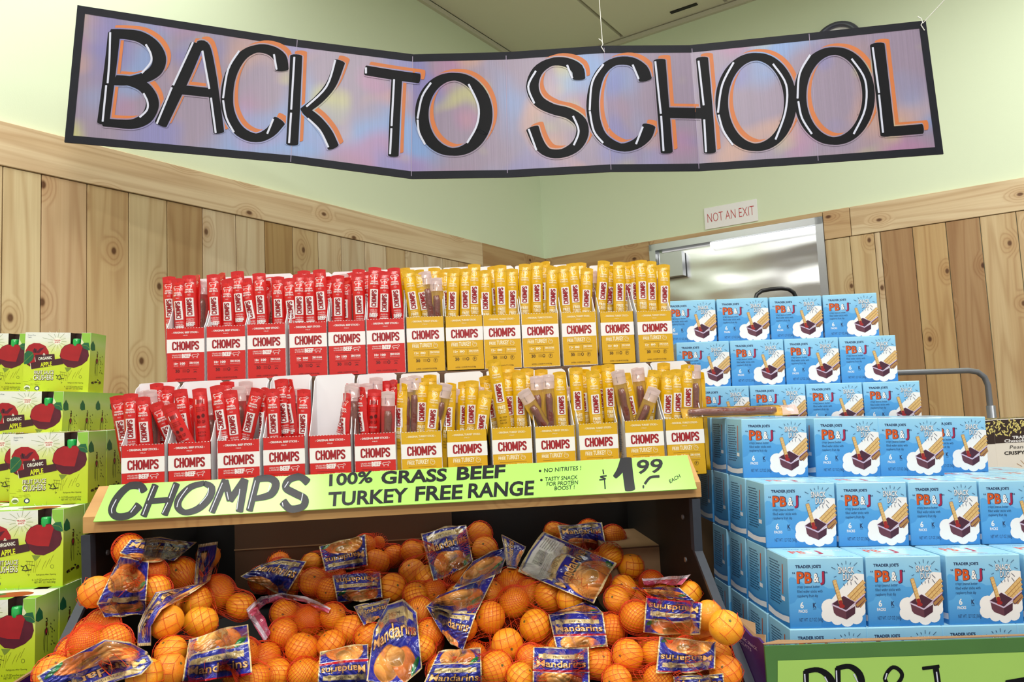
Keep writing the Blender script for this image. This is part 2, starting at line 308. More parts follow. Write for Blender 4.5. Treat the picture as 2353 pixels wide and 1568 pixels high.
def stroke_poly(pts, w, cap=True, sub=0, nw=1):
    """ribbon along pts with constant or per-point width; returns verts, faces"""
    pts = [np.array(p, float) for p in pts]
    if sub and len(pts) > 2:
        q = []; n = len(pts)
        for i in range(n-1):
            p0, p1, p2, p3 = pts[max(i-1, 0)], pts[i], pts[i+1], pts[min(i+2, n-1)]
            for k in range(sub):
                t = k/sub; q.append(0.5*((2*p1)+(-p0+p2)*t+(2*p0-5*p1+4*p2-p3)*t*t+(-p0+3*p1-3*p2+p3)*t**3))
        q.append(pts[-1])
        if not np.isscalar(w):
            w = np.interp(np.linspace(0, n-1, len(q)), range(n), w)
        pts = q
    elif sub and len(pts) == 2: pts = [pts[0]+(pts[1]-pts[0])*k/sub for k in range(sub+1)]; w = w if np.isscalar(w) else np.interp(np.linspace(0, 1, len(pts)), (0, 1), w)
    n = len(pts); ws = np.full(n, w, float) if np.isscalar(w) else np.array(w, float); V = []; F = []
    for i in range(n):
        d = pts[min(i+1, n-1)]-pts[max(i-1, 0)]; L = np.linalg.norm(d)+1e-12; d = d/L; nn = np.array([-d[1], d[0]])*ws[i]/2
        V += [pts[i]+nn*(1-2*k/nw) for k in range(nw+1)]
    m1 = nw+1
    for i in range(n-1):
        for k in range(nw): F.append((m1*i+k, m1*i+k+1, m1*(i+1)+k+1, m1*(i+1)+k))
    if cap:
        for e, s in ((0, -1), (n-1, 1)):
            d = (pts[1]-pts[0]) if e == 0 else (pts[-1]-pts[-2]); d = d/(np.linalg.norm(d)+1e-12)*s; nn = np.array([-d[1], d[0]]); r = ws[e]/2; b = len(V)
            for k in range(7): a = math.pi*k/6; V.append(pts[e]+nn*math.cos(a)*r+d*math.sin(a)*r*0.28)
            F.append(tuple(range(b, b+7)))
    return V, F
def chomps_strokes():
    ov = lambda x: [(x+0.5+0.36*math.copysign(abs(math.cos(t))**0.75, math.cos(t)), 0.5+0.41*math.copysign(abs(math.sin(t))**0.62, math.sin(t))) for t in np.linspace(0, 2*math.pi, 21)]
    C_ = [(0.84, 0.70), (0.80, 0.86), (0.5, 0.92), (0.2, 0.86), (0.14, 0.66), (0.14, 0.34), (0.2, 0.14), (0.5, 0.08), (0.80, 0.14), (0.84, 0.30)]
    S_ = [(0.82, 0.72), (0.76, 0.88), (0.5, 0.92), (0.22, 0.86), (0.16, 0.70), (0.26, 0.58), (0.72, 0.42), (0.84, 0.28), (0.76, 0.13), (0.5, 0.08), (0.22, 0.13), (0.16, 0.28)]
    sh = lambda L, x: [(a+x, b) for a, b in L]
    return [C_, [(1.24, 0), (1.24, 1)], [(1.86, 0), (1.86, 1)], [(1.3, 0.5), (1.8, 0.5)], ov(2.1), [(3.34, 0), (3.34, 1)], [(4.26, 0), (4.26, 1)], [(3.36, 0.96), (3.80, 0.2)], [(4.24, 0.96), (3.80, 0.2)],
            [(4.72, 0), (4.72, 1)], [(4.74, 0.92), (5.15, 0.90), (5.32, 0.74), (5.15, 0.50), (4.74, 0.46)], sh(S_, 5.42)]
CHS = chomps_strokes()
def chomps(p, x, y, w, h, m, layer, rot=0.0, wd=0.16):
    c, si = math.cos(rot), math.sin(rot)
    for L_ in CHS:
        q = [(a*w/6.35, b*h) for a, b in L_]; p.stroke([(x+a*c-b*si, y+a*si+b*c) for a, b in q], wd*h, m, layer, cap=False, sub=2 if 2 < len(L_) < 18 else (7 if len(L_) == 2 else 0))
class Print:
    """collects flat inked shapes in 2-D and maps them to a surface"""
    def __init__(s): s.parts = []; s.cnt = {}
    def add(s, V, F, m, layer=0): k = s.cnt.get(layer, 0); s.cnt[layer] = k+1; s.parts.append((np.array(V, float).reshape(-1, 2), F, m, layer+0.075*(k % 13)))
    def poly(s, pts, m, layer=0): s.add(pts, [tuple(range(len(pts)))], m, layer)
    def rect(s, x0, y0, x1, y1, m, layer=0): s.poly([(x0, y0), (x1, y0), (x1, y1), (x0, y1)], m, layer)
    def ell(s, cx, cy, rx, ry, m, layer=0, rot=0, n=24, wob=0.0):
        c, si = math.cos(rot), math.sin(rot); P_ = []
        for k in range(n):
            a = 2*math.pi*k/n; r = 1+wob*math.sin(3*a+cx)+wob*0.6*math.sin(5*a+cy); x, y = rx*math.cos(a)*r, ry*math.sin(a)*r; P_.append((cx+x*c-y*si, cy+x*si+y*c))
        s.poly(P_, m, layer)
    def stroke(s, pts, w, m, layer=0, cap=True, sub=0, nw=1): V, F = stroke_poly(pts, w, cap, sub, nw); s.add(V, F, m, layer)
    def text(s, t, x, y, w, h, m, layer=0, rot=0, bold=0.0, shear=0, res=2, center=False):
        V, F = text_geo(t, bold, res)
        if not len(V): return
        V = V.copy(); W_ = V[:, 0].max(); V[:, 1] *= h/CAPH; V[:, 0] = V[:, 0]*(w/W_) + V[:, 1]*shear
        if center: V[:, 0] -= w/2; V[:, 1] -= h/2
        c, si = math.cos(rot), math.sin(rot); V = V@np.array([[c, si], [-si, c]])+np.array([x, y]); s.add(V, F, m, layer)
    def build(s, name, fn, parent=None, link=True):
        """fn(x, y, layer) -> 3-D point"""
        V = []; F = []; I = []; ms = []
        for v, f, m, l in s.parts:
            if m not in ms: ms.append(m)
            b = len(V); V += [fn(p[0], p[1], l) for p in v]; F += [tuple(b+k for k in q) for q in f]; I += [ms.index(m)]*len(f)
        return mesh_obj(name, V, F, ms, I, parent, link=link)
def front_fn(y=0.0, up=1, sc=0.001, eps=0.00018):       # face looking to -y, x right, z up (mm)
    return lambda x, z, l: (x*sc, y-eps*(l+1), z*sc)

# ================================================================== SETTING
Cn = PZ(1250, 597, 0.88); Lf = PZ(0, 283, 0.88); Rf = PZ(2353, 410, 0.88); ZR = CZ+0.88; ZC = CZ+2.1
class Wall:
    def __init__(s, far, flip):
        s.d = (far-Cn); s.d[2] = 0; s.d /= np.linalg.norm(s.d); n = np.array([-s.d[1], s.d[0], 0]); s.n = n if np.dot(n, -Cn*np.array([1, 1, 0])) > 0 else -n
    def sz(s, x, y, off=0.0): p = hit(x, y, Cn+s.n*off, s.n); return float(np.dot(p-Cn, s.d)), float(p[2])
    def pt(s, a, z, off=0.0): p = Cn+s.d*a+s.n*off; return (p[0], p[1], z)
    def mat(s, a, z, off=0.0):   # local x along the wall, y into the room... z up
        p = s.pt(a, z, off); xd, nn = s.d, s.n
        return Matrix(((xd[0], nn[0], 0, p[0]), (xd[1], nn[1], 0, p[1]), (0, 0, 1, p[2]), (0, 0, 0, 1)))
WL, WR = Wall(Lf, 0), Wall(Rf, 1)
LL, LR = 6.2, 6.0
fl = MB(); fl.box((-6, -4, -0.05), (7, 6, 0), 'floor_tile'); tag(fl.build('floor'), kind='structure')
wall_mat()
w = MB(); w.prism([WL.pt(0, 0, 0), WL.pt(LL, 0, 0), WL.pt(LL, ZC+0.1, 0), WL.pt(0, ZC+0.1, 0)], -WL.n*0.12, 'green_wall_paint'); wl = tag(w.build('wall_left'), kind='structure')
# right wall with its door opening
ds0, dz0 = WR.sz(1503, 572); ds1, dz1 = WR.sz(1884, 509); DZ = (dz0+dz1)/2
w = MB()
for a, b, z0, z1 in ((0, ds0, 0, ZC+0.1), (ds1, LR, 0, ZC+0.1), (ds0, ds1, DZ, ZC+0.1)):
    w.prism([WR.pt(a, z0), WR.pt(b, z0), WR.pt(b, z1), WR.pt(a, z1)], -WR.n*0.12, 'green_wall_paint')
wr = tag(w.build('wall_right'), kind='structure')
# ceiling with lay-in tiles
c = MB(); c.box((-6, -4, ZC+0.02), (7, 6, ZC+0.1), 'ceiling_grid'); cl = tag(c.build('ceiling'), kind='structure')
tl = None
for i in range(4):
    for j in range(7):
        a0, b0 = i*1.22+0.02, j*0.61+0.02
        p0 = Cn+WL.d*a0+WR.d*b0; q = [p0, p0+WL.d*1.2, p0+WL.d*1.2+WR.d*0.59, p0+WR.d*0.59]
        m = MB(); m.prism([(p[0], p[1], ZC) for p in q], (0, 0, 0.018), 'ceiling_white'); m.build('ceiling_tile', cl)
g = MB()
for i in range(5): p = Cn+WL.d*(i*1.22+0.01); e = p+WR.d*4.3; g.prism([(p[0], p[1], ZC-0.002), tuple(np.array(p)+WL.d*0.02)[:2]+(ZC-0.002,), tuple(np.array(e)+WL.d*0.02)[:2]+(ZC-0.002,), (e[0], e[1], ZC-0.002)], (0, 0, 0.02), 'ceiling_grid')
g.build('grid_bar', cl)
g = MB()
for e in (WL, WR): g.prism([e.pt(0, ZC-0.03, 0), e.pt(5.5, ZC-0.03, 0), e.pt(5.5, ZC-0.005, 0), e.pt(0, ZC-0.005, 0)], e.n*0.02, 'ceiling_grid')
g.build('edge_trim', cl)
g = MB(); pa, pb = WR.sz(1532, 45)[0], WR.sz(1600, 20)[0]
pv = [Cn+WR.d*0.95+WL.d*0.10, Cn+WR.d*1.10+WL.d*0.10, Cn+WR.d*1.10+WL.d*0.125, Cn+WR.d*0.95+WL.d*0.125]
g.prism([(p[0], p[1], ZC-0.004) for p in pv], (0, 0, 0.01), 'shelf_black'); g.build('air_slot', cl)

# cedar boards
TH = 0.02
def board(wall, a0, a1, z0, z1, colr, name, parent, th=TH, horiz=False, mat='cedar', shear=0):
    m = MB(); wv, h = abs(a1-a0), z1-z0; gp = 0.0012
    if horiz:      # grain along the wall: build upright then rotate
        m.box((-h/2+gp, 0, -wv/2+gp), (h/2-gp, th, wv/2-gp), mat, 0.0015)
    else: m.box((-wv/2+gp, 0, -h/2+gp), (wv/2-gp, th, h/2-gp), mat, 0.0015)
    o = m.build(name, parent); mw = wall.mat((a0+a1)/2, (z0+z1)/2, 0.001)
    if horiz: mw = mw @ Matrix.Rotation(math.pi/2, 4, 'Y')
    o.matrix_world = mw; o.color = (*[lin(v*0.9+t_*0.1) for v, t_ in zip(colr, (222, 210, 182))], 1); fix_normals(o); return o
ZL = WL.sz(376, 463.6)[1]
lx = [(0, 383), (88.5, 402), (192.7, 424), (288, 444), (376, 463), (457, 481), (534, 498), (600, 511), (664, 524), (722.7, 536), (776, 548), (830, 560), (879.5, 569), (923.5, 579), (966.7, 588.5), (1009.5, 597), (1046, 604)]
ls = [WL.sz(*q)[0] for q in lx]
lcol = [(214, 196, 152), (206, 178, 138), (206, 180, 132), (212, 194, 150), (188, 160, 112), (222, 206, 172), (220, 204, 168), (180, 150, 96), (206, 184, 138), (218, 202, 166), (206, 190, 158), (220, 204, 172), (206, 182, 138), (218, 202, 168), (222, 206, 176), (214, 194, 156)]
lcol2 = [(212, 190, 148), (196, 166, 120), (220, 204, 170), (206, 182, 138)]
st = ls[0]; k = 0
while st < LL-0.2:
    board(WL, st, st+0.15, 0.0, ZL, lcol2[k % 4], 'plank', wl); st += 0.15; k += 1
for i in range(len(ls)-1): board(WL, ls[i], ls[i+1], 0.0, ZL, lcol[i], 'plank', wl)
st = ls[-1]; k = 0
while st > 0.03: board(WL, st, max(st-0.14, 0.0), 0.0, ZL, lcol2[(k+1) % 4], 'plank', wl); st -= 0.14; k += 1
sj = WL.sz(1101, 580)[0]
board(WL, sj, LL-0.2, ZL, ZR, (226, 206, 168), 'rail_board', wl, 0.024, True)
board(WL, 0.0, sj, ZL, ZR, (190, 158, 112), 'rail_board', wl, 0.024, True)
# right wall
rx = [(1953, 540), (2008.7, 531), (2022.8, 531), (2096, 518), (2172, 507), (2250, 497.5), (2333, 483)]
rs = [WR.sz(*q)[0] for q in rx]; ZLr = WR.sz(1955, 545)[1]
rcol = [(216, 194, 148), (226, 210, 176), (170, 134, 92), (196, 164, 112), (172, 138, 96), (206, 182, 138)]
cs = 0.018
board(WR, ds1+cs, rs[0], 0, ZLr, (208, 186, 142), 'plank', wr)
for i in range(len(rs)-1): board(WR, rs[i], rs[i+1], 0, ZLr, rcol[i], 'plank', wr)
st = rs[-1]; k = 0
while st < LR-0.3: board(WR, st, st+0.15, 0, ZLr, lcol2[k % 4], 'plank', wr); st += 0.15; k += 1
st = ds0-cs; k = 0
while st > 0.05: board(WR, st, max(st-0.14, 0.02), 0, ZLr, lcol2[(k+2) % 4], 'plank', wr); st -= 0.14; k += 1
rj = WR.sz(1955, 500)[0]
board(WR, rj, LR-0.3, ZLr, ZR, (222, 202, 164), 'rail_board', wr, 0.024, True)
board(WR, ds1+cs, rj, ZLr, ZR, (206, 176, 132), 'rail_board', wr, 0.024, True)
board(WR, ds0-cs, ds1+cs, DZ+cs, ZR, (204, 176, 132), 'rail_board', wr, 0.024, True)
board(WR, 0.025, ds0-cs, ZLr, ZR, (194, 164, 118), 'rail_board', wr, 0.024, True)
# steel door, frame, hinge cover, glowing strip imitating a reflection under the header
d = MB(); a, b = ds0, ds1
d.prism([WR.pt(a+0.02, 0.01), WR.pt(b-0.02, 0.01), WR.pt(b-0.02, DZ-0.03), WR.pt(a+0.02, DZ-0.03)], WR.n*0.045, 'brushed_steel')
dr = d.build('door_1'); dr.matrix_world = Matrix.Translation(Vector(-WR.n*0.055)); tag(dr, kind='structure'); fix_normals(dr)
f = MB()
for q in ((a-cs, a+0.018, 0, DZ+cs), (b-0.018, b+cs, 0, DZ+cs), (a-cs, b+cs, DZ-0.018, DZ+cs)):
    f.prism([WR.pt(q[0], q[2], -0.03), WR.pt(q[1], q[2], -0.03), WR.pt(q[1], q[3], -0.03), WR.pt(q[0], q[3], -0.03)], WR.n*0.062, 'steel_frame')
fo = f.build('door_frame', dr); fix_normals(fo); fo.matrix_world = Matrix.Identity(4)
hs0, hz0 = WR.sz(1532, 600); hs1, hz1 = WR.sz(1576, 622)
f = MB(); f.prism([WR.pt(hs0-0.02, hz1-0.03, 0), WR.pt(hs1, hz1-0.03, 0), WR.pt(hs1, hz0+0.035, 0), WR.pt(hs0-0.02, hz0+0.035, 0)], WR.n*0.05, 'steel_frame')
ho = f.build('hinge_cover', dr); fix_normals(ho); ho.matrix_world = Matrix.Identity(4)
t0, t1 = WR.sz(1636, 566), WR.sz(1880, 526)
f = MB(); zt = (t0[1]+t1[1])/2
f.prism([WR.pt(t0[0], zt-0.013, 0.0), WR.pt(t1[0], zt-0.013, 0.0), WR.pt(t1[0], zt+0.013, 0.0), WR.pt(t0[0], zt+0.013, 0.0)], WR.n*0.03, 'lamp_tube')  # glowing strip, stands in for a reflection, no real tube
lo = f.build('light_tube', dr); fix_normals(lo); lo.matrix_world = Matrix.Identity(4)  # added strip imitating a reflection, not a lamp
# NOT AN EXIT plate
q0, q1, q2, q3 = WR.sz(1620, 530), WR.sz(1742, 507), WR.sz(1740, 458), WR.sz(1619, 479)
sx0, sx1 = (q0[0]+q3[0])/2, (q1[0]+q2[0])/2; sz0, sz1 = (q0[1]+q1[1])/2, (q2[1]+q3[1])/2
s_ = MB(); sw, sh = sx1-sx0, sz1-sz0; s_.box((0, 0.001, 0), (sw, 0.006, sh), 'white_sign', 0.001)
so = s_.build('wall_sign'); fix_normals(so); so.matrix_world = WR.mat(sx0, sz0, 0.0); tag(so, 'white rectangular plate with thin red NOT AN EXIT letters above the steel door', 'sign')
p = Print(); p.text('NOT AN EXIT', sw*60, sh*300, sw*880, sh*420, 'sign_red_ink', bold=-0.012)
po = p.build('lettering', lambda x, z, l: (x*0.001, 0.0065, z*0.001), so)
# round clock high on the right wall
cc = WR.sz(1926, 108); rr = abs(WR.sz(1926, 56)[1]-WR.sz(1926, 108)[1])
m = MB(); ring = [(math.cos(t)*(rr-0.012), 0.03, math.sin(t)*(rr-0.012)) for t in np.linspace(0, 2*math.pi, 49)]
m.tube(ring, 0.014, 'clock_rim', 10, cap=False); cko = m.build('wall_clock', smooth=True); cko.matrix_world = WR.mat(cc[0], cc[1], 0.0)
tag(cko, 'round wall clock with grey rim half hidden behind the banner', 'clock')
m = MB(); m.prism([(math.cos(t)*(rr-0.012), 0.0, math.sin(t)*(rr-0.012)) for t in np.linspace(0, 2*math.pi, 41)[:-1]], (0, 0.022, 0), 'white_sign'); co = m.build('clock_face', cko); fix_normals(co)

# ================================================================== BANNER
BT = [((178, 12), (148, 327)), ((690, 92), (675, 375)), ((950, 125), (946, 411)), ((1162, 120), (1165, 408)), ((1385, 105), (1405, 395)), ((1585, 104), (1609, 393)), ((1859, 76), (1882, 375)), ((2127, 47), (2168, 354))]
bt = []
for a, b in BT:
    A = P(*a, 1.0)-CO; B = P(*b, 1.0)-CO; Y = 0.39/np.linalg.norm(A-B); bt.append((CO+A*Y, CO+B*Y))
_k = (bt[0][0][1]+(bt[2][0][1]-bt[0][0][1])*0.66); A, B = P(*BT[1][0], 1.0)-CO, P(*BT[1][1], 1.0)-CO; bt[1] = (CO+A*_k, CO+B*_k)
def quad_tris(i):
    a, b = bt[i]; c_, d_ = bt[i+1]; return ((a, b, c_), (d_, c_, b))
BEX = [(a[0]+b[0])/2 for a, b in BT]
def banner_hit(x, y, off):
    best = None
    for i in range(len(bt)-1):
        (t0, b0), (t1, b1) = BT[i], BT[i+1]
        f = (y-t0[1])/(b0[1]-t0[1]); xl = t0[0]+(b0[0]-t0[0])*f; f = (y-t1[1])/(b1[1]-t1[1]); xr = t1[0]+(b1[0]-t1[0])*f
        if (xl <= x or i == 0) and (x <= xr or i == len(bt)-2):
            u = (x-xl)/(xr-xl)
            p0, p1 = bt[i]; p2, p3 = bt[i+1]; n = np.cross(p2-p0, p1-p0)+np.cross(p3-p1, p3-p2)*0; n = np.cross((p2+p3)-(p0+p1), (p1+p3)-(p0+p2)); n /= np.linalg.norm(n)
            if n[1] > 0: n = -n
            # bilinear patch: parameters from the photo, then pushed out along the normal
            d = ray(x, y); c0 = (p0+p1+p2+p3)/4; t = np.dot(c0-CO, n)/np.dot(d, n); q = CO+d*t
            lo = p0+(p1-p0)*0; 
            # correct for twist: distance of the bilinear surface at (u, v)
            vv = (y-(t0[1]+(t1[1]-t0[1])*u))/((b0[1]+(b1[1]-b0[1])*u)-(t0[1]+(t1[1]-t0[1])*u))
            for _ in range(4):
                S_ = (p0*(1-u)+p2*u)*(1-vv)+(p1*(1-u)+p3*u)*vv; t = np.dot(S_-CO, n)/np.dot(d, n); q = CO+d*t
                r_ = q-S_; du = (p2-p0)*(1-vv)+(p3-p1)*vv; dv = (p1-p0)*(1-u)+(p3-p2)*u
                A = np.array([[du@du, du@dv], [du@dv, dv@dv]]); s2 = np.linalg.solve(A, [r_@du, r_@dv]); u += s2[0]; vv += s2[1]
            return q+n*off
    return CO+ray(x, y)*2.0
bn = MB(); nn = 14
for i in range(len(bt)-1):
    (a, b), (c_, d_) = bt[i], bt[i+1]; n = np.cross(c_-a, b-a); n /= np.linalg.norm(n); n = n if n[1] < 0 else -n; back = -n*0.004
    base = len(bn.v); K = 7; KK = K*K
    for v_ in range(K):
        for u_ in range(K):
            q = (a*(1-u_/(K-1))+c_*(u_/(K-1)))*(1-v_/(K-1))+(b*(1-u_/(K-1))+d_*(u_/(K-1)))*(v_/(K-1)); bn.v.append(tuple(q))
    for k in range(KK): bn.v.append(tuple(np.array(bn.v[base+k])+back))
    for v_ in range(K-1):
        for u_ in range(K-1):
            k = base+v_*K+u_; bn.f.append((k, k+K, k+K+1, k+1)); bn.i.append(bn.mi('airbrushed_board')); bn.f.append((k+KK, k+1+KK, k+K+1+KK, k+K+KK)); bn.i.append(bn.mi('kraft'))
    for e in (range(K), range(KK-K, KK), range(0, KK, K), range(K-1, KK, K)):
        e = list(e)
        for a_, b_ in zip(e, e[1:]): bn.f.append((base+a_, base+b_, base+b_+KK, base+a_+KK)); bn.i.append(bn.mi('banner_black'))
bo = bn.build('banner'); tag(bo, 'long airbrushed purple and blue cardboard banner reading BACK TO SCHOOL with a black border', 'banner')
for _ in (0,):
    fix_normals(bo)
# border tape
p = Print(); topl = [a for a, b in BT]; botl = [b for a, b in BT]
def edge_strip(e0, e1, frac, wpx):
    pass
V = []; F = []
for i, (a, b) in enumerate(BT):
    a = np.array(a, float); b = np.array(b, float); h = b-a; f = 17/np.linalg.norm(h); V += [a, a+h*f, b-h*f, b]
for i in range(len(BT)-1): F.append((4*i, 4*i+1, 4*i+5, 4*i+4)); F.append((4*i+2, 4*i+3, 4*i+7, 4*i+6))
p.add(V, F, 'banner_black', 0)
def sub_quad(p0, p1, p2, p3, n=8):
    V = []; F = []
    for k in range(n+1): t = k/n; V += [np.array(p0)*(1-t)+np.array(p3)*t, np.array(p1)*(1-t)+np.array(p2)*t]
    for k in range(n): F.append((2*k, 2*k+1, 2*k+3, 2*k+2))
    return V, F
p.add(*sub_quad((178, 12), (197, 15), (167, 329), (148, 327)), 'banner_black', 1); p.add(*sub_quad((2110, 50), (2127, 47), (2168, 354), (2151, 356)), 'banner_black', 1)
p.build('border', lambda x, y, l: banner_hit(x, y, 0.0006+0.0002*l), bo)
# lettering, traced in the three photo crops
c1 = lambda q: (130+q[0]*0.3272, q[1]*0.3272); c2 = lambda q: (800+q[0]*0.34, 50+q[1]*0.34); c3 = lambda q: (1500+q[0]*0.3625, q[1]*0.3625)
def oval(cx, cy, rx, ry, n=28, a0=0.5): return [(cx+rx*math.cos(2*math.pi*k/n+a0), cy+ry*math.sin(2*math.pi*k/n+a0)) for k in range(n+1)]
def ow(rxy, n=28, a0=0.5, thick=26, thin=15): return [thin+(thick-thin)*abs(math.cos(2*math.pi*k/n+a0)) for k in range(n+1)]
LET = [
 (c1, [(405, 235), (385, 420), (350, 700), (328, 865)], 25), (c1, [(385, 240), (480, 242), (590, 262), (680, 325), (722, 410), (700, 490), (620, 545), (500, 570), (400, 572)], [20, 20, 23, 26, 28, 27, 22, 18, 16]),
 (c1, [(420, 560), (520, 572), (610, 610), (662, 680), (672, 750), (630, 830), (540, 872), (430, 870), (330, 860)], [18, 20, 23, 26, 27, 25, 20, 17, 17]),
 (c1, [(985, 318), (900, 520), (800, 730), (732, 872)], 27), (c1, [(990, 315), (1045, 335), (1085, 520), (1115, 740), (1140, 930)], [14, 20, 21, 22, 22]), (c1, [(880, 632), (1100, 655)], 19),
 (c1, [(1582, 490), (1570, 410), (1500, 355), (1400, 345), (1300, 400), (1222, 530), (1196, 690), (1218, 820), (1290, 925), (1400, 970), (1500, 930), (1565, 850)], [28, 27, 20, 16, 20, 24, 26, 25, 22, 18, 22, 27]),
 (c1, [(1683, 395), (1670, 700), (1655, 1012)], 25), (c1, [(1988, 435), (1930, 590), (1840, 700), (1730, 785)], [23, 21, 19, 16]), (c1, [(1745, 775), (1830, 850), (1900, 940), (1943, 1035)], [16, 21, 23, 24]),
 (c2, [(118, 330), (300, 360), (480, 385)], 20), (c2, [(330, 365), (315, 640), (305, 905)], 22),
 (c2, oval(714, 627, 216, 254), ow(0, thick=28, thin=15)),
 (c2, [(1560, 385), (1548, 320), (1470, 275), (1370, 275), (1280, 335), (1245, 440), (1285, 535), (1380, 590), (1490, 620), (1570, 680), (1582, 760), (1540, 840), (1450, 890), (1350, 885), (1285, 820), (1245, 722)], [26, 25, 19, 16, 22, 26, 24, 21, 22, 25, 26, 23, 18, 18, 24, 27]),
 (c2, [(2008, 392), (1985, 325), (1910, 270), (1800, 272), (1715, 335), (1668, 440), (1652, 570), (1672, 700), (1730, 795), (1840, 850), (1940, 830), (2010, 770), (2032, 705)], [27, 25, 18, 16, 20, 24, 26, 25, 21, 16, 21, 26, 27]),
 (c3, [(42, 385), (65, 680), (88, 965)], 25), (c3, [(312, 372), (340, 680), (362, 965)], 25), (c3, [(85, 716), (330, 720)], 22),
 (c3, oval(654, 648, 217, 287), ow(0, thick=26, thin=15)), (c3, oval(1150, 610, 217, 285), ow(0, thick=26, thin=15)),
 (c3, [(1422, 285), (1455, 570), (1488, 855)], 30), (c3, [(1470, 836), (1600, 828), (1708, 818)], 20)]
p = Print()
for fn, pts, wd in LET:
    px = [fn(q) for q in pts]; k = 1.12; wv = wd*k if np.isscalar(wd) else [q*k for q in wd]; ws_ = wv+6 if np.isscalar(wv) else [q+6 for q in wv]; sb = 6 if len(pts) < 12 else 4
    if len(pts) == 2: sb = 12
    p.stroke([(x+11, y-9) for x, y in px], wv, 'banner_orange', 1, sub=sb, nw=6); p.stroke(px, ws_, 'airbrushed_board', 2.4, sub=sb, nw=6); p.stroke(px, wv, 'letter_black', 4.4, sub=sb, nw=6)
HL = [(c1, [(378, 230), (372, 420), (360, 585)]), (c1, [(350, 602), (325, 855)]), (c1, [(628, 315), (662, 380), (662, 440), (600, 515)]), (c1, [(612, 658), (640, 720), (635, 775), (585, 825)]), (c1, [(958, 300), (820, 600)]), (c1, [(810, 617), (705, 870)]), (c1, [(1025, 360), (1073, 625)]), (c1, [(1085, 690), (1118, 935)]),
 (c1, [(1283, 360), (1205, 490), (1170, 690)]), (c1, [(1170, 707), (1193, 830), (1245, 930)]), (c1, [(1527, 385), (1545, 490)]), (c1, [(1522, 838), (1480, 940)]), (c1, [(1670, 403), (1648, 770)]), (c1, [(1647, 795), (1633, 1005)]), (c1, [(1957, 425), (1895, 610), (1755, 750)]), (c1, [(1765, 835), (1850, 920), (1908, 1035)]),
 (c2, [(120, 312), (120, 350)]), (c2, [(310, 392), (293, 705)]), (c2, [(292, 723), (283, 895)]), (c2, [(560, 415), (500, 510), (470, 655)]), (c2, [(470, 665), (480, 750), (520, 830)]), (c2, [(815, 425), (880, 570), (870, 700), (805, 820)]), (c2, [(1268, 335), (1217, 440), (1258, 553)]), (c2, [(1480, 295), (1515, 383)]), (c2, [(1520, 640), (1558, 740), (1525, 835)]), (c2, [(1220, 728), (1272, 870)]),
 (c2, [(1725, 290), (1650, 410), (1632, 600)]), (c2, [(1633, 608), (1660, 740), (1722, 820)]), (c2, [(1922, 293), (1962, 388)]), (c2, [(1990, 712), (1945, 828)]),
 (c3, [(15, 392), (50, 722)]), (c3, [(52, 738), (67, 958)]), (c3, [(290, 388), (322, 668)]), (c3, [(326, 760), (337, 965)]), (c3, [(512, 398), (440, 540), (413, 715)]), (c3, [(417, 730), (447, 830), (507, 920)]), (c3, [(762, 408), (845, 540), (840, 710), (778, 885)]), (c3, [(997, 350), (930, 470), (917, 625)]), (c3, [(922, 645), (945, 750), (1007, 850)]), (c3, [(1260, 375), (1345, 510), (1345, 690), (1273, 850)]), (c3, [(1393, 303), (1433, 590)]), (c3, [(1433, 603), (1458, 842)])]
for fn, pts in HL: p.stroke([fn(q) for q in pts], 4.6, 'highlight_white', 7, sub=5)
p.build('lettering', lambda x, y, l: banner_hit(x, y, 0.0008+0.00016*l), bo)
# folds in the board where panels meet
for x0, y0, x1, y1 in ((1163, 128, 1166, 398), (1859, 78, 1880, 370), (1590, 112, 1606, 388), (948, 130, 945, 405), (683, 92, 668, 372), (1388, 110, 1404, 390)):
    p = Print(); p.stroke([(x0, y0), ((x0+x1)/2, (y0+y1)/2), (x1, y1)], 1.3, 'fold_mauve', 2, cap=False); p.build('fold', lambda x, y, l: banner_hit(x, y, 0.0009), bo)
# hanging strings
for (sx, sy), dx, lab in (((1385, 102), 0.0, 'thin white string with a knot holding up the middle of the banner'), ((2118, 52), 0.25, 'thin white string tied to the right corner of the banner')):
    q = banner_hit(sx, sy+4, -0.002); m = MB(); top = tuple(np.array(q)+(P(2175, -5, q[1]-0.05)-np.array(q))*((ZC-q[2])/(P(2175, -5, q[1]-0.05)[2]-q[2]))) if dx else (q[0]-0.01, q[1]+0.02, ZC)
    m.tube([q, top], 0.0011, 'string_white', 6)
    m.tube([np.array(q)+np.array(d_) for d_ in ((-0.012, -0.004, 0.022), (-0.004, -0.006, 0.015), (0, -0.006, 0.004), (-0.006, -0.006, -0.004), (0.003, -0.006, -0.02))], 0.0013, 'string_white', 6)
    tag(m.build('hanging_string'), lab, 'string')

# ================================================================== DISPLAY STAND
XL, XR = -0.672, 0.483
stand = empty('produce_display', (-0.09, 1.5, 0)); tag(stand, 'black produce stand with steel side posts and wooden top shelf, full of mandarins', 'display stand')
def child(mb, name, par, smooth=False):
    o = mb.build(name, None, smooth); o.parent = par; o.matrix_parent_inverse = Matrix.Translation(-Vector(par.location)); fix_normals(o) if not smooth else None; return o
zz = lambda r: CZ+r
m = MB(); m.box((XL, 1.49, zz(-0.195)), (XR, 1.74, zz(-0.163)), 'shelf_pine', 0.002); o = child(m, 'shelf_board', stand); o.color = (*[lin(v) for v in (196, 160, 106)], 1)
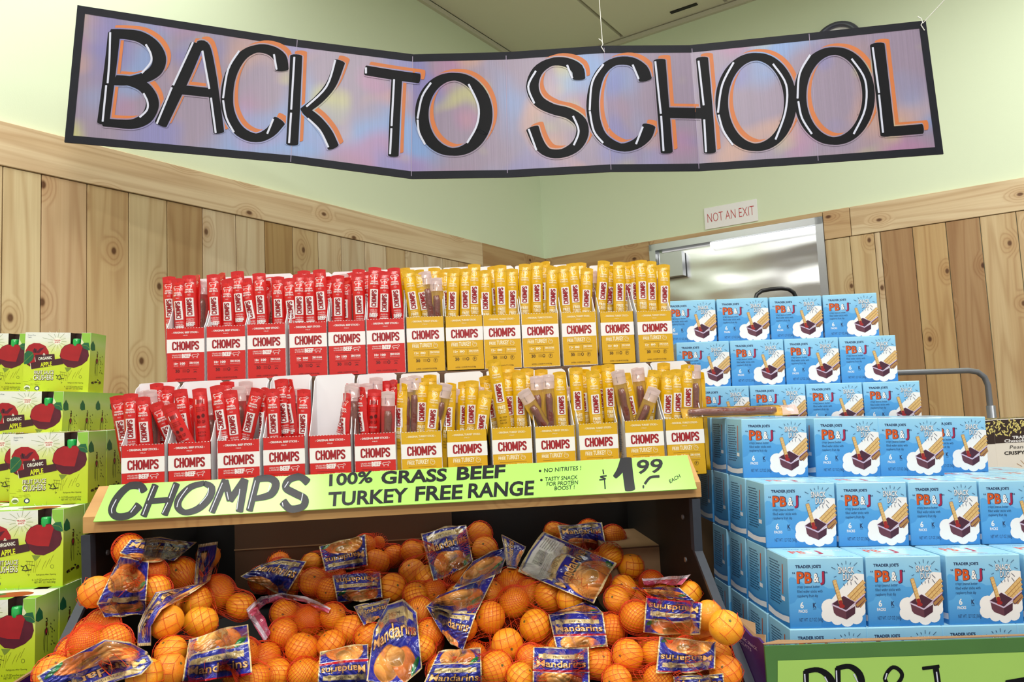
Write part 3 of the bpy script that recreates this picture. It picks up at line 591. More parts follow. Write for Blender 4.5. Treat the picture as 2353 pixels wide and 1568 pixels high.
# sloping front board: length along x, so it is built upright and turned
m = MB(); prof = [(1.43, zz(-0.197)), (1.43, zz(-0.168)), (1.492, zz(-0.119)), (1.50, zz(-0.122)), (1.50, zz(-0.197))]
Lx = XR-XL
m.prism([(-(z-zz(-0.16)), y-1.46, -Lx/2) for y, z in prof], (0, 0, Lx), 'shelf_pine'); o = m.build('front_board'); fix_normals(o)
o.parent = stand; o.matrix_parent_inverse = Matrix.Translation(-Vector(stand.location)); o.matrix_basis = Matrix.Translation(((XL+XR)/2, 1.46, zz(-0.16))) @ Matrix.Rotation(math.pi/2, 4, 'Y'); o.color = (*[lin(v) for v in (198, 156, 98)], 1)
for s_, X in ((-1, -0.665), (1, 0.47)):
    pr_ = [(1.425, zz(-0.2)), (1.43, zz(-0.30)), (1.20, zz(-0.48)), (0.98, zz(-0.65)), (0.98, 0.02)]
    x0, x1 = (X-0.004, X+0.004)
    m = MB(); m.prism([(X+s_*0.002, y+0.012, z) for y, z in pr_]+[(X+s_*0.002, 2.02, 0.02), (X+s_*0.002, 2.02, zz(-0.2))], (s_*0.004, 0, 0), 'shelf_black'); child(m, 'side_panel', stand)
    m = MB()
    for (ya, za), (yb, zb) in zip(pr_, pr_[1:]):
        d_ = np.array([yb-ya, zb-za]); d_ = d_/np.linalg.norm(d_); n_ = np.array([-d_[1], d_[0]])*0.0
        off = np.array([0.02, 0.0]) if abs(d_[0]) < 0.5 else np.array([0.012, 0.024])
        m.prism([(X-s_*0.008, ya, za), (X-s_*0.008, yb, zb), (X-s_*0.008, yb+off[0], zb-off[1]*0), (X-s_*0.008, ya+off[0], za)], (s_*0.016, 0, 0), 'steel_grey')
    child(m, 'side_post', stand)
    m = MB(); m.tube([(X-s_*0.004, 1.50, zz(-0.245)), (X-s_*0.007, 1.50, zz(-0.245))], 0.005, 'steel_frame', 10); child(m, 'bolt', stand); m = MB(); m.tube([(X-s_*0.004, 1.50, zz(-0.33)), (X-s_*0.007, 1.50, zz(-0.33))], 0.005, 'steel_frame', 10); child(m, 'bolt', stand)
m = MB(); m.box((XL, 2.02, 0.02), (XR, 2.04, zz(-0.197)), 'shelf_black'); child(m, 'back_panel', stand)
m = MB(); m.prism([(XL+0.012, 2.018, zz(-0.46)), (XL+0.012, 1.0, zz(-0.70)), (XL+0.012, 1.0, zz(-0.72)), (XL+0.012, 2.018, zz(-0.48))], (XR-XL-0.026, 0, 0), 'shelf_black'); child(m, 'bed', stand)
m = MB(); m.box((XL+0.012, 0.98, 0.02), (XR-0.014, 1.0, zz(-0.60)), 'shelf_black'); child(m, 'front_panel', stand)

# lime sign on the sloping board
pa, pb, pc = np.array([0, 1.43, zz(-0.168)]), np.array([1, 1.43, zz(-0.168)]), np.array([0, 1.492, zz(-0.119)])
SN = np.cross(pb-pa, pc-pa); SN /= np.linalg.norm(SN); SN = SN if SN[2] > 0 else -SN
def shit(x, y, off): return hit(x, y, pa+SN*off, SN)
crn = [shit(x, y, 0.001) for x, y in ((215, 1201), (1601, 1125), (1579, 1048), (252, 1117))]
m = MB(); m.prism(crn, SN*0.002, 'lime_card'); sg = m.build('shelf_sign'); fix_normals(sg)
tag(sg, 'long lime green card with black hand lettering and 1.99 price on the shelf front', 'sign')
c7 = lambda q: (180+q[0]*0.3485, 1030+q[1]*0.3485); c8 = lambda q: (900+q[0]*0.3145, 1030+q[1]*0.3145)
p = Print()
SL = [(c7, [(435, 285), (405, 250), (330, 255), (255, 330), (222, 410), (255, 452), (340, 440), (400, 378)], [13, 14, 12, 13, 14, 13, 12, 15]),
 (c7, [(508, 245), (430, 448)], 12), (c7, [(648, 235), (568, 440)], 12), (c7, [(480, 350), (600, 342)], 10),
 (c7, [(830, 232), (740, 258), (668, 330), (658, 390), (705, 425), (790, 400), (860, 330), (878, 262), (830, 232)], [9, 11, 13, 13, 10, 12, 14, 13, 9]),
 (c7, [(968, 212), (880, 422)], 12), (c7, [(968, 215), (1000, 345)], 12), (c7, [(1000, 345), (1095, 208)], 12), (c7, [(1098, 210), (1062, 418)], 13),
 (c7, [(1180, 200), (1128, 412)], 12), (c7, [(1180, 205), (1260, 200), (1302, 235), (1270, 305), (1165, 335)], [11, 12, 14, 13, 9]),
 (c7, [(1512, 225), (1460, 190), (1390, 210), (1368, 262), (1430, 300), (1492, 335), (1480, 385), (1400, 402), (1350, 355)], [14, 12, 12, 13, 13, 13, 12, 13, 15]),
 (c8, [(1716, 78), (1725, 180), (1742, 305)], 24), (c8, [(1700, 85), (1670, 160), (1630, 212)], [20, 16, 10]),
 (c8, [(1955, 207), (1890, 215), (1850, 262)], 6), (c8, [(1836, 283), (1842, 283)], 8), (c8, [(1543, 158), (1549, 190)], 3), (c8, [(1555, 235), (1560, 298)], 3), (c8, [(1570, 203), (1525, 210), (1562, 225), (1518, 233)], 3.4)]
price = Print()
for fn, pts, wd in SL: (price if fn is c8 else p).stroke([fn(q) for q in pts], (wd if fn is c8 else (wd*1.35 if np.isscalar(wd) else [q*1.35 for q in wd])), 'marker_black', 0, sub=5)
def tq(s, bl, br, h, bold=0.0, shear=0.12, layer=0, mt='marker_black'):
    w_ = math.hypot(br[0]-bl[0], br[1]-bl[1]); ang = math.atan2(br[1]-bl[1], br[0]-bl[0]); V, F = text_geo(s, bold, 3); V = V.copy(); V[:, 1] *= h/CAPH; V[:, 0] = V[:, 0]*w_/V[:, 0].max()+V[:, 1]*shear
    V[:, 1] *= -1; c, si = math.cos(ang), math.sin(ang); V = V@np.array([[c, si], [-si, c]])+np.array(bl); (price if s in ('99', 'EACH') else p).add(V, F, mt, layer)
for s_, bl, br, h, bo_ in (('100%', (756, 1117), (856, 1108), 25, .03), ('GRASS', (875, 1112), (1026, 1105), 27, .035), ('BEEF', (1049, 1103), (1160, 1097), 28, .035), ('TURKEY', (753, 1163), (936, 1153), 30, .03), ('FREE', (953, 1151), (1062, 1146), 31, .03), ('RANGE', (1075, 1144), (1226, 1137), 31, .03),
    ('NO NITRITES !', (1250, 1086), (1335, 1080), 9, .01), ('TASTY SNACK', (1252, 1106), (1327, 1101), 8.5, .01), ('FOR PROTEIN', (1256, 1117), (1328, 1113), 8.5, .01), ('BOOST !', (1274, 1127), (1320, 1124), 8.5, .01), ('99', (1462, 1089), (1522, 1085), 30, .02), ('EACH', (1540, 1111), (1564, 1097), 8, .01)):
    tq(s_, bl, br, h, bo_)
for q in ((1241, 1082.5), (1244, 1103.5)): p.ell(q[0], q[1], 3, 2.6, 'marker_black', 0)
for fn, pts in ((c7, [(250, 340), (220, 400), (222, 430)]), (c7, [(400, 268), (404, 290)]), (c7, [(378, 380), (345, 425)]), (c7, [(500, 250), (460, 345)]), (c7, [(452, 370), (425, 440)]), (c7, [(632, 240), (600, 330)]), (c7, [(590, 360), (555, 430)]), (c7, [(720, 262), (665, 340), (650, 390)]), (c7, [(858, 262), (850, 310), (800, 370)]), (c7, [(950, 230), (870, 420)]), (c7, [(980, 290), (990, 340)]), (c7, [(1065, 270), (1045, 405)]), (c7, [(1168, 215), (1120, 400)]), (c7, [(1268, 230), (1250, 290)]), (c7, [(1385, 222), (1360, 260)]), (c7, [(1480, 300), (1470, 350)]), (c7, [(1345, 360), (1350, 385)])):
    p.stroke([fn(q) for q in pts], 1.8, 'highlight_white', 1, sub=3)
p.build('lettering', lambda x, y, l: shit(x, y, 0.0033+0.0003*l), sg); price.build('price', lambda x, y, l: shit(x, y, 0.0033+0.0003*l), sg)

# ================================================================== STICK CARTONS
CW, CD, CH, CB = 0.0815, 0.088, 0.116, 0.237
def cow(p, cx, cy, s, m, l, wd):
    q = [(-9, 2), (-8, 3), (4, 3.4), (6, 5.5), (8, 5), (10, 3), (9, 1.5), (6.5, 2), (5.5, -1), (5, -6), (3.6, -6), (3.2, -2), (-4, -2), (-5, -6), (-6.4, -6), (-6.8, -1), (-8, 0), (-9, 2), (-9.6, -2)]
    p.stroke([(cx+a*s, cy+b*s) for a, b in q], wd, m, l, cap=False)
def turkey(p, cx, cy, s, m, l, wd):
    p.stroke([(cx+(6*math.cos(a))*s, cy+(6*math.sin(a)-1)*s) for a in np.linspace(2.3, 8.0, 18)], wd, m, l, cap=False)
    p.stroke([(cx+a*s, cy+b*s) for a, b in ((-5, 4), (-6, 7), (-3, 7.5), (-2, 4), (0, 0), (3, 1), (5, -1))], wd, m, l, cap=False)
def carton_proto(kind):
    red = kind == 'red'; base, ink, dk = ('red_print', 'white_ink', 'maroon_ink') if red else ('yellow_print', 'cream_ink', 'brown_ink')
    w2 = CW/2; m = MB(); t = 0.0012
    # base tray with sloping sides and high back, white card inside
    m.prism([(-w2, 0, 0), (-w2, 0, CH), (-w2, t, CH), (-w2, t, 0)], (CW, 0, 0), base)
    side = [(0, 0), (0, CH), (0.012, CH+0.012), (0.045, CH+0.06), (0.07, CB-0.012), (CD, CB-0.004), (CD, 0)]
    for x in (-w2, w2-t): m.prism([(x, y, z) for y, z in side], (t, 0, 0), 'white_card')
    m.prism([(-w2, CD, 0), (-w2, CD, CB-0.002), (-w2+0.004, CD, CB), (w2-0.006, CD, CB+0.001), (w2, CD, CB-0.004), (w2, CD, 0)], (0, -t, 0), 'white_card')
    m.prism([(-w2, 0, 0), (w2, 0, 0), (w2, CD, 0), (-w2, CD, 0)], (0, 0, t), 'white_card')
    o = m.build('stick_carton'); fix_normals(o)
    p = Print(); p.rect(-40.2, 63, 40.2, 92, 'white_ink', 0)
    chomps(p, -28.5, 68.5, 57, 18.5, 'dark_red_ink', 1, 0, 0.185)
    p.text('- ORIGINAL %s STICKS -' % ('BEEF' if red else 'TURKEY'), -29, 104.5, 58, 3.6, ink, 1, bold=0.03); p.text('MILD', -5, 99, 10, 2, ink, 1)
    if red:
        p.text('GRASS FED', -29, 56.3, 20, 2.8, ink, 1); p.text('& FINISHED', -29, 52, 20, 2.8, ink, 1); p.text('BEEF', -8, 51.8, 19, 8, ink, 1, bold=0.05); cow(p, 21, 55.5, 0.8, ink, 1, 0.7)
    else:
        p.text('ANTIBIOTIC', -29, 58.5, 14, 1.8, ink, 1); p.text('FREE', -29, 51.5, 14.5, 6, ink, 1, bold=0.03); p.text('TURKEY', -13, 51.5, 27, 8.5, ink, 1, bold=0.03); turkey(p, 21, 55, 0.75, ink, 1, 0.7)
    for y in (46, 30): p.rect(-27, y, 28, y+0.45, dk, 1)
    p.rect(5.5, 33, 5.9, 44, dk, 1)
    p.text('10g' if red else '12g', -25, 37.5, 9, 4.4, ink, 1, bold=0.04); p.text('100' if red else '80', -12, 37.5, 11, 4.4, ink, 1, bold=0.04); p.text('PROTEIN', -25, 34, 9, 1.4, ink, 1); p.text('CALORIES', -12, 34, 10, 1.4, ink, 1)
    p.text('ZERO SUGAR', 8, 38.5, 21, 3.8, ink, 1, bold=0.04); p.text('NOT A LOW CALORIE FOOD', 8, 35, 21, 1.3, ink, 1)
    p.text('30', -22, 21, 9, 5.5, dk, 1, bold=0.04); p.text('WHOLE', -22, 27.2, 8, 1.1, dk, 1)
    for k in range(3): p.text('CERTIFIED', -7, 25.5-2.2*k, 8, 1.3, dk, 1)
    p.ell(5, 24, 3.2, 3.6, dk, 1, n=12); p.ell(5, 24, 1.7, 2.0, base, 2, n=10)
    if red: p.text('NON', 16, 25, 8, 2, dk, 1); p.stroke([(17, 20.5), (20, 22), (23, 20.5)], 1.6, dk, 1)
    else:
        p.stroke([(20+4.2*math.cos(a), 23.5+4.2*math.sin(a)) for a in np.linspace(0, 2*math.pi, 16)], 0.6, dk, 1, cap=False); p.text('P', 18.5, 21.2, 3, 4.6, dk, 1, bold=0.03)
    p.text('24 STICKS - 1.15 OZ NET WT 27.6 OZ (782g)', -22, 5.5, 44, 2.4, dk, 1, bold=0.02)
    for k in range(13): p.ell(-36+6*k, CH*1000-0.2, 1.5, 0.55, 'white_ink', 1, n=8)
    f = p.build('front_print', front_fn(), o)
    p = Print()
    for k in range(12): p.text('INGREDIENTS: %s' % ('BEEF' if red else 'TURKEY'), 10, 96-k*5, 40+(k*7) % 18, 1.9, 'grey_text', 0)
    chomps(p, 18, 20, 44, 9, 'dark_red_ink', 0)
    p.build('side_print', lambda x, z, l: (-w2-0.0002, CD-x*0.001, z*0.001), o)
    reg(o); return o

# stick pouches: width 26 mm, length 215 mm, origin at bottom centre
SW, SLN = 0.0275, 0.208
def bulge(x, z):
    t = abs(x)/(SW/2); e = 1.0 if z < SLN-0.03 else max(0.0, (SLN-0.008-z)/0.022); e *= min(1.0, z/0.012+0.1)
    return 0.0008+0.0080*max(0.0, 1-(t/0.8)**2)**0.7*min(1.0, e)
def stick_proto(col, kind):
    """kind: front (printed label), back (barcode), clear (window on the meat)"""
    film = col+'_film'; m = MB(); NX, NZ = 8, 16; xs = [(-1+2*i/NX)*SW/2 for i in range(NX+1)]; zs = [SLN*(j/NZ) for j in range(NZ+1)]
    zs = sorted(zs+[SLN-0.006, SLN-0.028]); wav = lambda x, z: 0.0009*math.sin(z*110+x*60)
    rowsF = len(m.v)
    fm = 'clear_film' if kind == 'clear' else film
    for z in zs:
        for x in xs: m.v.append((x, -bulge(x, z)+wav(x, z), z+(0.002*math.cos(x/SW*math.pi) if z > SLN-0.001 else 0)))
    B = len(m.v)
    for z in zs:
        for x in xs: m.v.append((x, bulge(x, z)*0.85+wav(x, z)+0.0002, z+(0.002*math.cos(x/SW*math.pi) if z > SLN-0.001 else 0)))
    n = NX+1
    sealm = MB(); jt = len(zs)-3
    for j in range(len(zs)-1):
        for i in range(NX):
            k = j*n+i; mf = fm
            if kind == 'clear' and zs[j] > SLN-0.036: mf = 'milky_film'
            m.f.append((k, k+1, k+n+1, k+n)); m.i.append(m.mi(mf)); m.f.append((B+k, B+k+n, B+k+n+1, B+k+1)); m.i.append(m.mi(film))
    for j in range(len(zs)-1):
        for i in (0, NX): k = j*n+i; m.f.append((k, k+n, B+k+n, B+k)); m.i.append(m.mi(film))
    for j in (0, len(zs)-1):
        for i in range(NX): k = j*n+i; m.f.append((k, B+k, B+k+1, k+1)); m.i.append(m.mi(film))
    for j in range(jt, len(zs)-1):
        for i in range(NX):
            k = j*n+i; q_ = [m.v[a_] for a_ in (k, k+1, k+n+1, k+n)]; sealm.face([(a_, b_-0.0005, c_) for a_, b_, c_ in q_], 'milky_film' if kind == 'clear' else film)
    o = m.build('snack_stick', smooth=True); fix_normals(o); sealm.build('top_seal', o); ink = 'white_ink' if col == 'red' else 'cream_ink'
    L = SLN*1000
    fn = lambda x, z, l: (x*0.001, -bulge(x*0.001, z*0.001)+wav(x*0.001, z*0.001)-0.0004*(l+1.5), z*0.001)
    p = Print()
    if kind == 'front':
        p.ell(0, L-7, 2.6, 1.2, 'black_ink' if col == 'red' else 'brown_ink', 0, n=10)
        (cow if col == 'red' else turkey)(p, 0, L-19, 0.95 if col == 'red' else 0.9, ink, 0, 0.75)
        p.text('ORIGINAL', -8, L-32, 16, 3, ink, 0, bold=0.03); p.text('BEEF STICK' if col == 'red' else 'TURKEY STICK', -9, L-37, 18, 3, ink, 0, bold=0.03); p.text('MILD', -3, L-43, 6, 1.8, ink, 0)
        V, F = [], []; rx0, rx1, z0, z1 = -8.6, 8.2, L-88, L-48
        for k in range(9):
            for i in range(5): V.append((rx0+(rx1-rx0)*i/4, z0+(z1-z0)*k/8))
        for k in range(8):
            for i in range(4): q = k*5+i; F.append((q, q+1, q+6, q+5))
        p.add(V, F, 'white_ink', 0)
        chomps(p, 5.2, L-85.8, 35.5, 10.8, 'dark_red_ink', 1, math.pi/2, 0.19)
        if col == 'red':
            p.text('GRASS FED', -8, L-95, 16, 2.6, ink, 0); p.text('& FINISHED', -8, L-99.5, 16, 2.6, ink, 0); p.text('BEEF', -9, L-109, 18, 7.5, ink, 0, bold=0.05)
        else:
            p.text('ANTIBIOTIC', -8, L-93, 16, 1.8, ink, 0); p.text('FREE', -8, L-101, 16, 6, ink, 0, bold=0.04); p.text('TURKEY', -9, L-110, 18, 7, ink, 0, bold=0.03)
        p.text('ALL STICK', -8, L-120, 16, 3.2, 'black_ink', 0); p.text('WITHOUT', -8, L-126, 14, 3.2, 'black_ink', 0); p.text('THE ICK', -8, L-132, 14, 3.2, 'black_ink', 0)
    elif kind == 'back':
        p.rect(-8, L-30, 8, L-20, 'white_ink', 0)
        for k in range(13): p.rect(-6.6+k*1.05, L-28.5, -6.6+k*1.05+(0.3, 0.6, 0.4)[k % 3], L-21, 'black_ink', 1)
        for k, s_ in enumerate(('NUTRITION', 'PROTEIN 10g', 'SODIUM')): p.text(s_, -8, L-37-k*3.6, 16, 2, 'maroon_ink', 0)
        p.ell(-4, L-55, 3.5, 3.5, 'maroon_ink', 0, n=12); p.ell(5, L-53, 3, 4, 'maroon_ink', 0, n=10); p.text('30', -8, L-68, 7, 6, 'maroon_ink', 0); p.text('GF', 2, L-68, 6, 6, 'maroon_ink', 0)
        p.text('ZERO SUGAR', 8, L-74, 16, 3, ink, 0, rot=math.pi); p.text('KETO', -7, L-88, 14, 3.4, 'maroon_ink', 0); p.text('PALEO', -7, L-94, 14, 3.4, 'maroon_ink', 0)
    else:
        p.text('KEEP IT CHOMPY', -4, L-24, 16, 1.8, 'navy_ink', 0, rot=math.pi/2)
    p.build('print', fn, o)
    if kind == 'clear':
        mm = MB(); pts = [(0.0006*math.sin(k*2.1), -0.0012, 0.012+k*(SLN-0.05)/14) for k in range(15)]; mm.tube(pts, 0.006, 'meat', 10, rads=[0.0060]+[0.0074+0.0005*math.sin(k*1.7) for k in range(13)]+[0.0062]); mm.build('meat_stick', o, True)
    reg(o); return o
PROT = {('red', 'front'): stick_proto('red', 'front'), ('red', 'back'): stick_proto('red', 'back'), ('red', 'clear'): stick_proto('red', 'clear'), ('yellow', 'front'): stick_proto('yellow', 'front'), ('yellow', 'clear'): stick_proto('yellow', 'clear')}
CPROT = {'red': carton_proto('red'), 'yellow': carton_proto('yellow')}
used = set()
def take(proto, key):
    if key not in used: used.add(key); return proto
    return copy_tree(proto)
ORD = ['first', 'second', 'third', 'fourth', 'fifth', 'sixth', 'seventh', 'eighth', 'ninth', 'tenth', 'eleventh', 'twelfth']
def place_stick(col, kind, tx, ty, bx, by, Y, Y2, label, group, zmin, turn=0.0, rolld=0.0):
    """top centre and rim point from the photo; Y, Y2 depths at top and at the rim"""
    A = np.array(P(tx, ty, Y)); B = np.array(P(bx, by, Y2)); d = A-B; d /= np.linalg.norm(d)
    bot = A-d*SLN; over = zmin-bot[2]; sc_ = 1.0
    if over > 0.012: sc_ = max(0.62, 1-(over-0.012)/SLN); bot = A-d*SLN*sc_
    z = Vector(d); y = Vector((math.sin(turn), math.cos(turn), 0)); y = (y-z*y.dot(z)).normalized(); x = y.cross(z)
    o = take(PROT[(col, kind)], (col, kind)); mw = Matrix(((x[0], y[0], z[0], bot[0]), (x[1], y[1], z[1], bot[1]), (x[2], y[2], z[2], bot[2]), (0, 0, 0, 1))) @ Matrix.Scale(sc_, 4, (0, 0, 1))
    o.matrix_world = mw; tag(o, label, 'snack stick', group); return o
UPX = [(382.5, 470, 0), (473.5, 564, 0), (567, 656, 0), (664, 751, 0), (753, 839, 0), (841, 929, 0), (931, 1021, 1), (1022, 1109, 1), (1109, 1194.5, 1), (1197, 1282, 1), (1289, 1368, 1), (1378, 1455, 1), (1462, 1542, 1)]
UPT = [754, 749, 744, 741, 737, 733, 728, 726, 723, 720, 717, 716, 715]
LOX = [(277.6, 380, 0), (385, 486, 0), (497, 598.5, 0), (601.5, 702.5, 0), (707.5, 809, 0), (811, 911, 0), (917.6, 1017, 1), (1023, 1121, 1), (1127, 1223.5, 1), (1226, 1322, 1), (1326.5, 1420.7, 1), (1433, 1525, 1), (1526, 1618.6, 1)]
LOT = [1022, 1017, 1011, 1004, 1000, 996, 992, 988, 982.5, 979, 973, 966, 961]
YU, YL = 1.60, 1.503
def cartons(xs, tops, Y, row):
    out = []; cnt = [0, 0]
    for i, ((x0, x1, c), ty) in enumerate(zip(xs, tops)):
        col = ('red', 'yellow')[c]; pm = P((x0+x1)/2, ty, Y); wd = np.linalg.norm(P(x1, ty, Y)-P(x0, ty, Y)); cnt[c] += 1
        o = take(CPROT[col], col); zb = (CZ+0.0785) if row == 'upper' else (CZ-0.1615)
        o.matrix_world = Matrix.Translation((pm[0], Y+random.uniform(-0.0015, 0.0015), zb)) @ Matrix.Rotation(math.radians(random.uniform(-0.8, 0.8)), 4, 'Z') @ Matrix.Scale(min(1.0, (wd)/CW), 4, (1, 0, 0)) @ Matrix.Scale((pm[2]-zb)/CH, 4, (0, 0, 1))
        w_ = 'red beef' if c == 0 else 'yellow turkey'
        tag(o, '%s stick carton, %s %s carton from left in the %s row' % (w_, ORD[cnt[c]-1], col, row), 'carton', '%s stick cartons in the %s row' % (col, row)); out.append((pm[0], zb, col, cnt[c], x0, x1, ty))
    return out
CU_ = cartons(UPX, UPT, YU, 'upper'); CL_ = cartons(LOX, LOT, YL, 'lower')
q4 = lambda a: (370+a[0]*0.2507, 600+a[1]*0.2507); q5 = lambda a: (900+a[0]*0.2805, 590+a[1]*0.2805); q6 = lambda a: (250+a[0]*0.2507, 850+a[1]*0.2507); q7 = lambda a: (800+a[0]*0.1912, 820+a[1]*0.1912); q8 = lambda a: (1180+a[0]*0.204, 820+a[1]*0.204)
F_, B_, K_ = 'front', 'back', 'clear'
US = [(q4, [(75, 150, 95, 600, F_, 1), (155, 168, 182, 600, F_, 0), (258, 138, 278, 590, F_, 0), (335, 135, 335, 600, F_, 1, .9), (375, 190, 370, 600, K_, 1)]),
 (q4, [(480, 130, 500, 580, F_, 0), (560, 115, 570, 580, F_, 1, .8), (612, 178, 620, 580, F_, 0), (700, 100, 732, 575, F_, 0)]),
 (q4, [(772, 168, 842, 565, F_, 0), (850, 200, 865, 560, K_, 1), (898, 118, 925, 560, F_, 0), (962, 190, 970, 560, F_, 1, .5), (1070, 150, 1082, 550, F_, 0), (1020, 165, 1015, 550, K_, 1)]),
 (q4, [(1168, 165, 1200, 555, F_, 0), (1268, 128, 1272, 550, F_, 0), (1352, 128, 1375, 545, F_, 0), (1450, 85, 1482, 540, F_, 0), (1310, 95, 1315, 540, F_, 1)]),
 (q4, [(1530, 150, 1552, 540, F_, 1), (1622, 138, 1628, 540, F_, 0), (1705, 160, 1703, 535, F_, 1, .6), (1805, 122, 1822, 535, F_, 0), (1812, 82, 1800, 535, F_, 1), (1765, 200, 1770, 535, K_, 1)]),
 (q4, [(1888, 108, 1915, 512, F_, 1), (1960, 64, 1948, 515, F_, 0), (2050, 104, 2046, 512, F_, 0), (2132, 70, 2172, 505, F_, 0), (2100, 160, 2110, 505, K_, 1)]),
 (q5, [(100, 100, 160, 490, F_, 1), (135, 115, 192, 490, F_, 0), (212, 115, 285, 482, F_, 0), (268, 128, 325, 480, K_, 0), (350, 98, 352, 480, F_, 1), (398, 150, 405, 480, F_, 1), (360, 180, 375, 480, K_, 0)]),
 (q5, [(448, 108, 455, 478, F_, 1), (506, 115, 498, 475, F_, 0), (550, 180, 560, 470, K_, 1), (602, 105, 608, 470, F_, 0), (676, 68, 678, 465, F_, 0)]),
 (q5, [(765, 118, 770, 465, F_, 0), (832, 85, 862, 460, F_, 1), (890, 75, 902, 460, F_, 0), (985, 105, 990, 455, F_, 0), (1035, 140, 1030, 450, K_, 1)]),
 (q5, [(1092, 66, 1090, 450, F_, 0), (1185, 55, 1190, 455, F_, 0), (1262, 45, 1252, 450, F_, 1, .9), (1316, 88, 1318, 450, F_, 0)]),
 (q5, [(1402, 80, 1432, 445, F_, 0), (1480, 60, 1512, 440, F_, 0), (1545, 55, 1550, 440, F_, 1), (1600, 100, 1590, 440, F_, 0), (1640, 120, 1650, 440, K_, 1)]),
 (q5, [(1738, 40, 1715, 437, F_, 0), (1788, 80, 1775, 440, F_, 1), (1862, 50, 1866, 435, F_, 0), (1925, 55, 1930, 440, F_, 1)]),
 (q5, [(1985, 45, 1995, 440, F_, 1), (2040, 34, 2058, 440, F_, 0), (2118, 44, 2134, 440, F_, 0), (2170, 180, 2175, 435, K_, 1), (2228, 70, 2232, 440, F_, 0)])]
LS = [(q6, [(75, 245, 150, 690, F_, 1), (202, 225, 215, 690, F_, 0), (312, 255, 340, 685, F_, 0), (380, 190, 410, 680, K_, 1), (440, 130, 470, 660, F_, 2)]),
 (q6, [(540, 155, 500, 655, F_, 2), (430, 310, 590, 668, F_, 0), (540, 330, 710, 655, B_, -1), (655, 185, 715, 650, F_, 1), (830, 178, 868, 662, B_, 0), (925, 290, 945, 650, K_, 1)]),
 (q6, [(990, 150, 1058, 645, F_, 0), (1112, 195, 1160, 645, F_, 0), (1195, 160, 1200, 640, K_, 1), (1255, 110, 1250, 640, K_, 2), (1368, 178, 1255, 640, F_, 0), (1085, 115, 1110, 640, F_, 2)]),
 (q6, [(1435, 170, 1420, 625, F_, 1, .8), (1500, 182, 1520, 622, F_, 0), (1580, 92, 1632, 615, F_, 1), (1655, 95, 1715, 610, F_, 1, .9), (1735, 180, 1755, 610, K_, 1), (1790, 185, 1790, 608, F_, 0)]),
 (q6, [(2222, 140, 2130, 592, F_, 1, .7), (2185, 220, 2170, 588, F_, 0, .9), (2225, 160, 2205, 585, K_, 0)]),
 (q7, [(45, 330, 95, 915, K_, 0), (160, 375, 200, 915, F_, 0, .9), (215, 330, 225, 910, K_, 1), (318, 400, 298, 912, B_, 0), (335, 255, 330, 910, K_, 1), (482, 425, 478, 910, K_, -1), (470, 300, 480, 900, B_, 2), (545, 285, 595, 900, F_, 1, .9)]),
 (q7, [(652, 330, 640, 892, F_, 0, .7), (700, 260, 702, 892, K_, 0), (800, 235, 795, 885, K_, 0), (892, 265, 880, 885, F_, 0), (985, 225, 990, 885, F_, 2), (1052, 340, 1000, 880, F_, -1), (1175, 330, 1050, 875, K_, -1)]),
 (q7, [(1220, 325, 1200, 872, F_, 0), (1265, 390, 1250, 870, K_, 1), (1400, 308, 1385, 862, F_, 1), (1490, 295, 1478, 862, F_, 0), (1560, 370, 1540, 860, K_, 1), (1655, 418, 1600, 855, F_, -1)]),
 (q7, [(1650, 240, 1745, 850, F_, 1), (1748, 40, 1878, 835, F_, -1), (1910, 200, 1955, 835, F_, 1), (2050, 190, 2075, 832, F_, 0), (2150, 150, 2140, 830, F_, 1)]),
 (q8, [(105, 385, 330, 765, K_, -1), (258, 225, 285, 765, K_, 0), (380, 210, 420, 765, K_, 0), (515, 178, 545, 752, F_, 0), (610, 350, 640, 745, K_, 1), (310, 150, 330, 760, F_, 2)]),
 (q8, [(700, 128, 735, 740, F_, 0), (800, 150, 830, 738, F_, 1, .8), (888, 165, 935, 735, F_, -1), (940, 110, 985, 730, F_, 1), (1062, 92, 1100, 722, F_, 0)]),
 (q8, [(1170, 160, 1280, 712, K_, -1), (1242, 195, 1350, 705, F_, 0), (1395, 130, 1460, 680, K_, 1), (1590, 160, 1520, 695, F_, 0), (1590, 360, 1440, 710, K_, -1)]),
 (q8, [(1690, 75, 1700, 680, F_, 1), (1738, 170, 1730, 680, F_, 0), (1835, 150, 1840, 682, F_, 0), (1960, 95, 1958, 680, F_, 0), (2035, 100, 2060, 640, K_, 0), (2080, 180, 2110, 640, F_, 1, .8)])]
